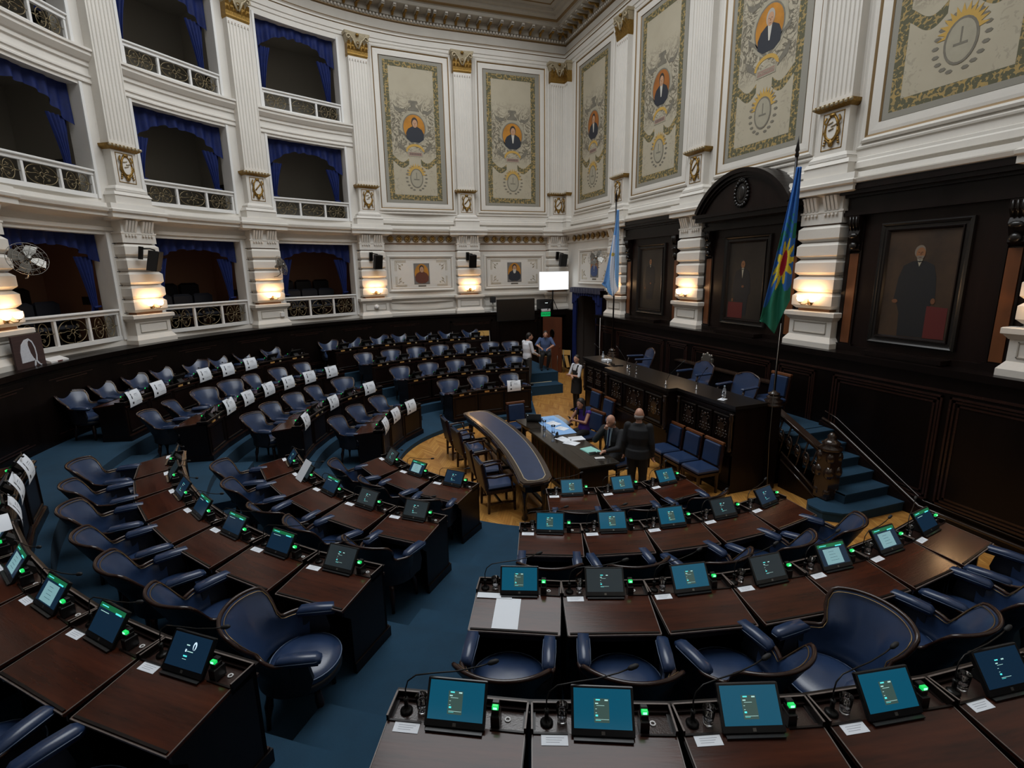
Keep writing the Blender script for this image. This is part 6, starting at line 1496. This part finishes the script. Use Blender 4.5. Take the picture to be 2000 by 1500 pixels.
# ================================================================ people
def blobmesh(name, parts, m, parent, vox=.011):
    """union of tubes and balls turned into one continuous surface"""
    mb = MB()
    for kind, *a in parts:
        if kind == 'c':            # chain of (point, radius)
            ch = a[0]
            for (p, r0), (q, r1) in zip(ch[:-1], ch[1:]):
                mb.tube([p, q], [r0, r1], m, 10)
            for p, r0 in ch: mb.ball(p, r0, m, 10, 8)
        elif kind == 'e': mb.ball(a[0], a[1], m, 16, 12)
        elif kind == 'l': mb.loft(a[0], m)
    me = mb.mesh(name+'_tmp'); o = bpy.data.objects.new(name, me); COL.objects.link(o)
    rm = o.modifiers.new('r', 'REMESH'); rm.mode = 'VOXEL'; rm.voxel_size = vox; rm.use_smooth_shade = True
    sm = o.modifiers.new('s', 'SMOOTH'); sm.factor = .5; sm.iterations = 3
    dg = bpy.context.evaluated_depsgraph_get(); ev = o.evaluated_get(dg); nm = bpy.data.meshes.new_from_object(ev, depsgraph=dg)
    bpy.data.objects.remove(o); nm.name = name
    nm.materials.clear(); nm.materials.append(MATS[m])
    for p in nm.polygons: p.use_smooth = True; p.material_index = 0
    q = bpy.data.objects.new(name, nm); COL.objects.link(q); q.parent = parent; return q
def V(*a): return Vector(a)
def lerp(a, b, t): return a+(b-a)*t
def ring(c, rx, ry, yaw=0, n=16):
    return [tuple(c+Vector((rx*math.cos(2*math.pi*i/n)*math.cos(yaw)-ry*math.sin(2*math.pi*i/n)*math.sin(yaw), rx*math.cos(2*math.pi*i/n)*math.sin(yaw)+ry*math.sin(2*math.pi*i/n)*math.cos(yaw), 0))) for i in range(n)]
def hand(el, wr, up, curl=.5, side=1):
    d = (wr-el).normalized(); s = d.cross(up).normalized(); n = s.cross(d).normalized()
    out = [('c', [(tuple(wr), .024), (tuple(wr+d*.03), .029), (tuple(wr+d*.075), .030)])]
    for k, L in zip((-1.5, -.5, .5, 1.5), (.062, .075, .070, .055)):
        b = wr+d*.078+s*.0165*k; m1 = b+(d*math.cos(curl*.6)-n*math.sin(curl*.6))*L*.55; m2 = m1+(d*math.cos(curl*1.6)-n*math.sin(curl*1.6))*L*.5
        out.append(('c', [(tuple(b), .0095), (tuple(m1), .0085), (tuple(m2), .0070)]))
    t0 = wr+d*.030+s*.024*side; t1 = t0+(d*.6+s*.7*side-n*.25).normalized()*.038; t2 = t1+(d*.85+s*.2*side-n*.4).normalized()*.030
    out.append(('c', [(tuple(t0), .013), (tuple(t1), .011), (tuple(t2), .008)]))
    return out
def person(M, label, J, top, bottom, skin='skin', hair='hair_dark', hairstyle='short', sleeves='long', scale=1, build=1.0, tie=None, shirt=None, dress=False, female=False, name='person'):
    """J: joints in local coordinates (faces +Y, X right)"""
    r = empty(name, M @ Matrix.Scale(scale, 4), label, 'person')
    P, Wst, C, Nk, H = J['pelvis'], lerp(J['pelvis'], J['chest'], .45), J['chest'], J['neck'], J['head']
    b = build; hy = R(J.get('headyaw', 0)); ty = R(J.get('yaw', 0))
    def torso(g, z0=None):
        sw = J['shr'].x-J['shl'].x
        rr = [ring(P+V(0, 0, -.06), (.155+g)*b, (.115+g)*b, ty), ring(P+V(0, 0, .05), (.16+g)*b, (.118+g)*b, ty), ring(Wst, (.138+g)*b*(.9 if female else 1), (.105+g)*b*(.9 if female else 1), ty),
              ring(C+V(0, 0, -.04), (.165+g)*b, (.122+g)*b, ty), ring(C+V(0, 0, .10), (.165+g)*b, (.105+g)*b, ty), ring(lerp(C, Nk, .72), (.115+g)*b, .072+g, ty), ring(lerp(C, Nk, .95), .060+g, .058+g, ty)]
        return ('l', rr)
    body = [torso(0), ('c', [(tuple(lerp(C, Nk, .8)), .055), (tuple(Nk), .052), (tuple(lerp(Nk, H, .5)), .052)]), ('e', tuple(H+V(0, 0, .012)), (.077, .095, .108)),
            ('e', tuple(H+V(-.045*math.sin(hy), .045*math.cos(hy), -.045)), (.050, .050, .060))]
    fwd = V(-math.sin(hy), math.cos(hy), 0); rt = V(math.cos(hy), math.sin(hy), 0)
    body += [('c', [(tuple(H+fwd*.090+V(0, 0, .012)), .010), (tuple(H+fwd*.108+V(0, 0, -.018)), .014), (tuple(H+fwd*.096+V(0, 0, -.030)), .013)])]
    for s in (-1, 1): body += [('e', tuple(H+rt*.078*s+V(0, 0, -.005)), (.012, .020, .030)), ('c', [(tuple(H+fwd*.085+rt*.018*s+V(0, 0, -.058)), .010), (tuple(H+fwd*.088+V(0, 0, -.060)), .011)])]
    arms = []; legs = []
    for s in ('l', 'r'):
        sh, el, wr = J['sh'+s], J['el'+s], J['wr'+s]
        arms.append([(tuple(sh), .052*b), (tuple(lerp(sh, el, .5)), .045*b), (tuple(el), .039*b), (tuple(lerp(el, wr, .4)), .036*b), (tuple(wr), .026)])
        body.append(('c', arms[-1])); body += hand(el, wr, J.get('up'+s, V(0, 0, 1)), J.get('curl'+s, .6), 1 if s == 'l' else -1)
        hp, kn, an = J['hip'+s], J['kn'+s], J['an'+s]
        legs.append([(tuple(hp), .085*b), (tuple(lerp(hp, kn, .5)), .070*b), (tuple(kn), .054*b), (tuple(lerp(kn, an, .35)), .052*b), (tuple(an), .035)])
        body.append(('c', legs[-1]))
    blobmesh('body', body, skin, r, .010)
    def grow(ch, g, n=None): return ('c', [(p, q+g) for p, q in (ch[:n] if n else ch)])
    tp = [torso(.014)]
    for a in arms:
        tp.append(grow(a, .012 if sleeves == 'long' else .014, None if sleeves == 'long' else (3 if sleeves == 'short' else 1)))
    if top[1] == 'jacket':
        tp.append(('l', [ring(P+V(0, 0, .06), .185*b, .150*b, ty), ring(P+V(0, 0, -.10), .195*b, .165*b, ty)]))
    blobmesh(top[1] if top[1] != 'jacket' else 'suit_jacket', tp, top[0], r, .012)
    bt = [('l', [ring(P+V(0, 0, -.08), .168*b, .128*b, ty), ring(P+V(0, 0, .06), .166*b, .126*b, ty)])]+[grow(l, .014) for l in legs]
    if dress:
        L0 = lerp(J['hipl'], J['knl'], .85); R0 = lerp(J['hipr'], J['knr'], .85); mid = (L0+R0)/2
        bt.append(('l', [ring(P+V(0, 0, .05), .155, .125, ty), ring(P+V(0, 0, -.08), .19, .15, ty), ring(mid, .20, .155, ty)]))
    blobmesh(bottom[1], bt, bottom[0], r, .013)
    for s in ('l', 'r'):
        an = J['an'+s]; fd = J.get('ft'+s, V(0, 1, 0)); sh = blobmesh('shoe', [('c', [(tuple(an+V(0, 0, -.035)-fd*.03), .040), (tuple(an+fd*.08+V(0, 0, -.050)), .038), (tuple(an+fd*.16+V(0, 0, -.058)), .030)])], 'black_plastic', r, .012)
    for s in (-1, 1):
        e = MB(); e.ball(tuple(H+fwd*.082+rt*.031*s+V(0, 0, .012)), (.009, .007, .005), 'mural_pale', 8, 6); e.ball(tuple(H+fwd*.087+rt*.031*s+V(0, 0, .012)), (.005, .004, .005), 'ink', 6, 5); e.build('eye', r)
    hh = []
    c0 = H-fwd*.012+V(0, 0, .032)
    if hairstyle == 'short': hh = [('e', tuple(c0), (.086, .098, .100)), ('e', tuple(H-fwd*.045+V(0, 0, -.01)), (.076, .062, .085))]
    if hairstyle == 'bald': hh = [('e', tuple(H-fwd*.030+V(0, 0, -.030)), (.084, .078, .055))]
    if hairstyle == 'long': hh = [('e', tuple(c0), (.090, .102, .104)), ('c', [(tuple(H-fwd*.06+V(0, 0, .02)), .075), (tuple(H-fwd*.09+V(0, 0, -.12)), .075), (tuple(H-fwd*.10+V(0, 0, -.28)), .060)])]+[('c', [(tuple(H+rt*.070*s-fwd*.01+V(0, 0, .03)), .030), (tuple(H+rt*.085*s-fwd*.03+V(0, 0, -.10)), .036), (tuple(H+rt*.085*s-fwd*.02+V(0, 0, -.24)), .030)]) for s in (-1, 1)]
    if hairstyle == 'tied': hh = [('e', tuple(c0), (.084, .098, .098)), ('c', [(tuple(H-fwd*.09+V(0, 0, .02)), .035), (tuple(H-fwd*.08+rt*.06+V(0, 0, -.14)), .032), (tuple(H+rt*.07+fwd*.02+V(0, 0, -.30)), .026)])]
    # keep the face clear: subtract nothing, the cap sits behind the forehead line
    if hairstyle != 'bald': hh = [(k, *(tuple(Vector(a[0])-fwd*.010+V(0, 0, .012)),)+tuple(a[1:])) if k == 'e' else (k, *a) for k, *a in hh]
    if hh: blobmesh('hair', hh, hair, r, .010)
    if shirt:
        f = V(-math.sin(ty), math.cos(ty), 0); q = MB(); cf = lerp(C, Nk, .85)+f*.075
        rt2 = V(math.cos(ty), math.sin(ty), 0); lo = C+f*(.125*b+.018)+V(0, 0, -.12)
        pts = [cf+rt2*.045+V(0, 0, .02), lo+rt2*.035, lo-rt2*.035, cf-rt2*.045+V(0, 0, .02)]
        q.add([tuple(p+f*.020) for p in pts]+[tuple(p-f*.02) for p in pts], [(0, 1, 2, 3), (4, 5, 6, 7), (0, 1, 5, 4), (1, 2, 6, 5), (2, 3, 7, 6), (3, 0, 4, 7)], shirt); q.build('shirt_front', r)
        if tie:
            pts = [cf+rt2*.015, lo+rt2*.022+V(0, 0, -.04), lo-rt2*.022+V(0, 0, -.04), cf-rt2*.015]
            q = MB(); q.add([tuple(p+f*.030) for p in pts]+[tuple(p+f*.02) for p in pts], [(0, 1, 2, 3), (4, 5, 6, 7), (0, 1, 5, 4), (1, 2, 6, 5), (2, 3, 7, 6), (3, 0, 4, 7)], tie); q.build('tie', r)
    return r
def standing(**k):
    J = dict(pelvis=V(0, 0, .95), chest=V(0, 0, 1.27), neck=V(0, .0, 1.50), head=V(0, .02, 1.625), shl=V(-.185, 0, 1.42), shr=V(.185, 0, 1.42), ell=V(-.24, -.02, 1.13), elr=V(.24, -.02, 1.13), wrl=V(-.25, .06, .88), wrr=V(.25, .06, .88),
             hipl=V(-.09, 0, .90), hipr=V(.09, 0, .90), knl=V(-.10, .02, .50), knr=V(.10, .02, .50), anl=V(-.10, -.02, .09), anr=V(.10, -.02, .09), upl=V(1, 0, 0), upr=V(-1, 0, 0))
    J.update(k); return J
def sitting(**k):
    J = dict(pelvis=V(0, -.02, .58), chest=V(0, -.02, .90), neck=V(0, .03, 1.12), head=V(0, .07, 1.24), shl=V(-.185, 0, 1.04), shr=V(.185, 0, 1.04), ell=V(-.26, .10, .80), elr=V(.26, .10, .80), wrl=V(-.14, .32, .80), wrr=V(.14, .32, .80),
             hipl=V(-.09, 0, .56), hipr=V(.09, 0, .56), knl=V(-.12, .42, .54), knr=V(.12, .42, .54), anl=V(-.12, .40, .10), anr=V(.12, .40, .10))
    J.update(k); return J
# bald man in dark suit standing with his back to us
person(at(-4.24, -2.48, 0, -42), 'standing man in black suit seen from behind, grey balding head', standing(), ('cloth_suit', 'jacket'), ('cloth_suit', 'trousers'), hair='hair_grey', hairstyle='bald', scale=.985, build=1.16, shirt='cloth_white')
# seated bald man with hand at his mouth
person(at(-4.22, -1.62, 0, 112), 'seated bald man in dark suit and navy tie, hand to his mouth', sitting(headyaw=0, head=V(.0, .10, 1.235), ell=V(-.27, .22, .80), wrl=V(-.20, .46, .80), elr=V(.22, .26, .86), wrr=V(.05, .21, 1.09), curlr=1.3, upr=V(0, -1, 0), shl=V(-.20, .02, 1.04), shr=V(.20, .02, 1.04)), ('cloth_suit', 'jacket'), ('cloth_suit', 'trousers'), hair='hair_grey', hairstyle='bald', build=1.18, shirt='cloth_light_blue', tie='cloth_navy', scale=1.03)
o = place('side', side_chair, at(-4.12, -1.66, 0, 100)); tag(o, 'blue side chair under the seated bald man', 'chair', 'straight backed side chairs')
# seated woman in purple
person(at(-4.02, .02, 0, 105), 'seated woman in sleeveless purple top with long dark hair holding phone', sitting(headyaw=15, head=V(-.01, .10, 1.22), ell=V(-.24, .16, .84), wrl=V(-.08, .33, .90), elr=V(.25, .14, .82), wrr=V(.06, .34, .86), curll=1.1, curlr=1.0), ('cloth_purple', 'sleeveless_top'), ('cloth_black', 'trousers'), skin='skin_tan', hair='hair_dark', hairstyle='long', sleeves='none', build=.92, female=True, scale=.97)
o = place('side', side_chair, at(-3.92, .0, 0, 100)); tag(o, 'blue side chair under the woman in purple', 'chair', 'straight backed side chairs')
m = MB(); m.box((-.035, -.07, 0), (.035, .07, .009), 'black_plastic', bev=.003); o = W('held_phone', m, 'dark phone in the hand of the woman in purple', 'phone'); o.matrix_world = at(-4.37, -.03, .89, 105) @ Matrix.Rotation(R(50), 4, 'X')
# standing woman with crossed arms
person(at(-2.50, 3.40, 0, 100), 'standing woman in white top and black pinafore, arms crossed', standing(headyaw=20, ell=V(-.24, .10, 1.13), wrl=V(.06, .20, 1.14), elr=V(.24, .10, 1.12), wrr=V(-.06, .22, 1.10), knr=V(.07, .02, .50), anr=V(.07, 0, .09), knl=V(-.07, .02, .50), anl=V(-.06, 0, .09), curll=.8, curlr=.8), ('cloth_white', 'blouse'), ('cloth_black', 'leggings'), hair='hair_dark', hairstyle='tied', sleeves='short', build=.88, female=True, dress=True, scale=.945)
pv = COL.objects[-1]
# pinafore over the blouse
def pinafore(x, y, yaw, s):
    r = [o for o in bpy.data.objects if o.get('label', '').startswith('standing woman')][0]
    blobmesh('pinafore', [('l', [ring(V(0, 0, .62), .20, .155), ring(V(0, 0, .95), .185, .145), ring(V(0, .0, 1.08), .150, .118), ring(V(0, 0, 1.22), .160, .125), ring(V(0, 0, 1.30), .12, .120)]), ('c', [((-.10, .09, 1.28), .028), ((-.10, .03, 1.44), .028), ((-.10, -.08, 1.28), .028)]), ('c', [((.10, .09, 1.28), .028), ((.10, .03, 1.44), .028), ((.10, -.08, 1.28), .028)])], 'cloth_black', r, .012)
pinafore(0, 0, 0, 1)
# man in white shirt standing on the end steps
person(at(-3.10, 5.84, .305, 285), 'standing man in white shirt and dark trousers beside the blue steps', standing(headyaw=-25, head=V(.03, .08, 1.60), neck=V(.0, .03, 1.49), ell=V(-.22, .04, 1.14), wrl=V(-.06, .26, 1.12), elr=V(.24, .06, 1.12), wrr=V(.16, .28, 1.02), curll=1, curlr=.8), ('cloth_white', 'shirt'), ('cloth_grey', 'trousers'), build=1.0, scale=1.02)
# man in blue shirt sitting, reading his phone
person(at(-1.98, 6.95, .625, 160), 'seated man in short sleeved blue shirt looking down at his hands', sitting(head=V(0, .12, 1.215), ell=V(-.30, .14, .84), wrl=V(-.10, .34, .76), elr=V(.32, .12, .86), wrr=V(.18, .32, .78), anl=V(-.06, .30, .10), anr=V(.16, .40, .10)), ('cloth_shirt_blue', 'shirt'), ('cloth_black', 'trousers'), hairstyle='short', sleeves='short', build=1.12)
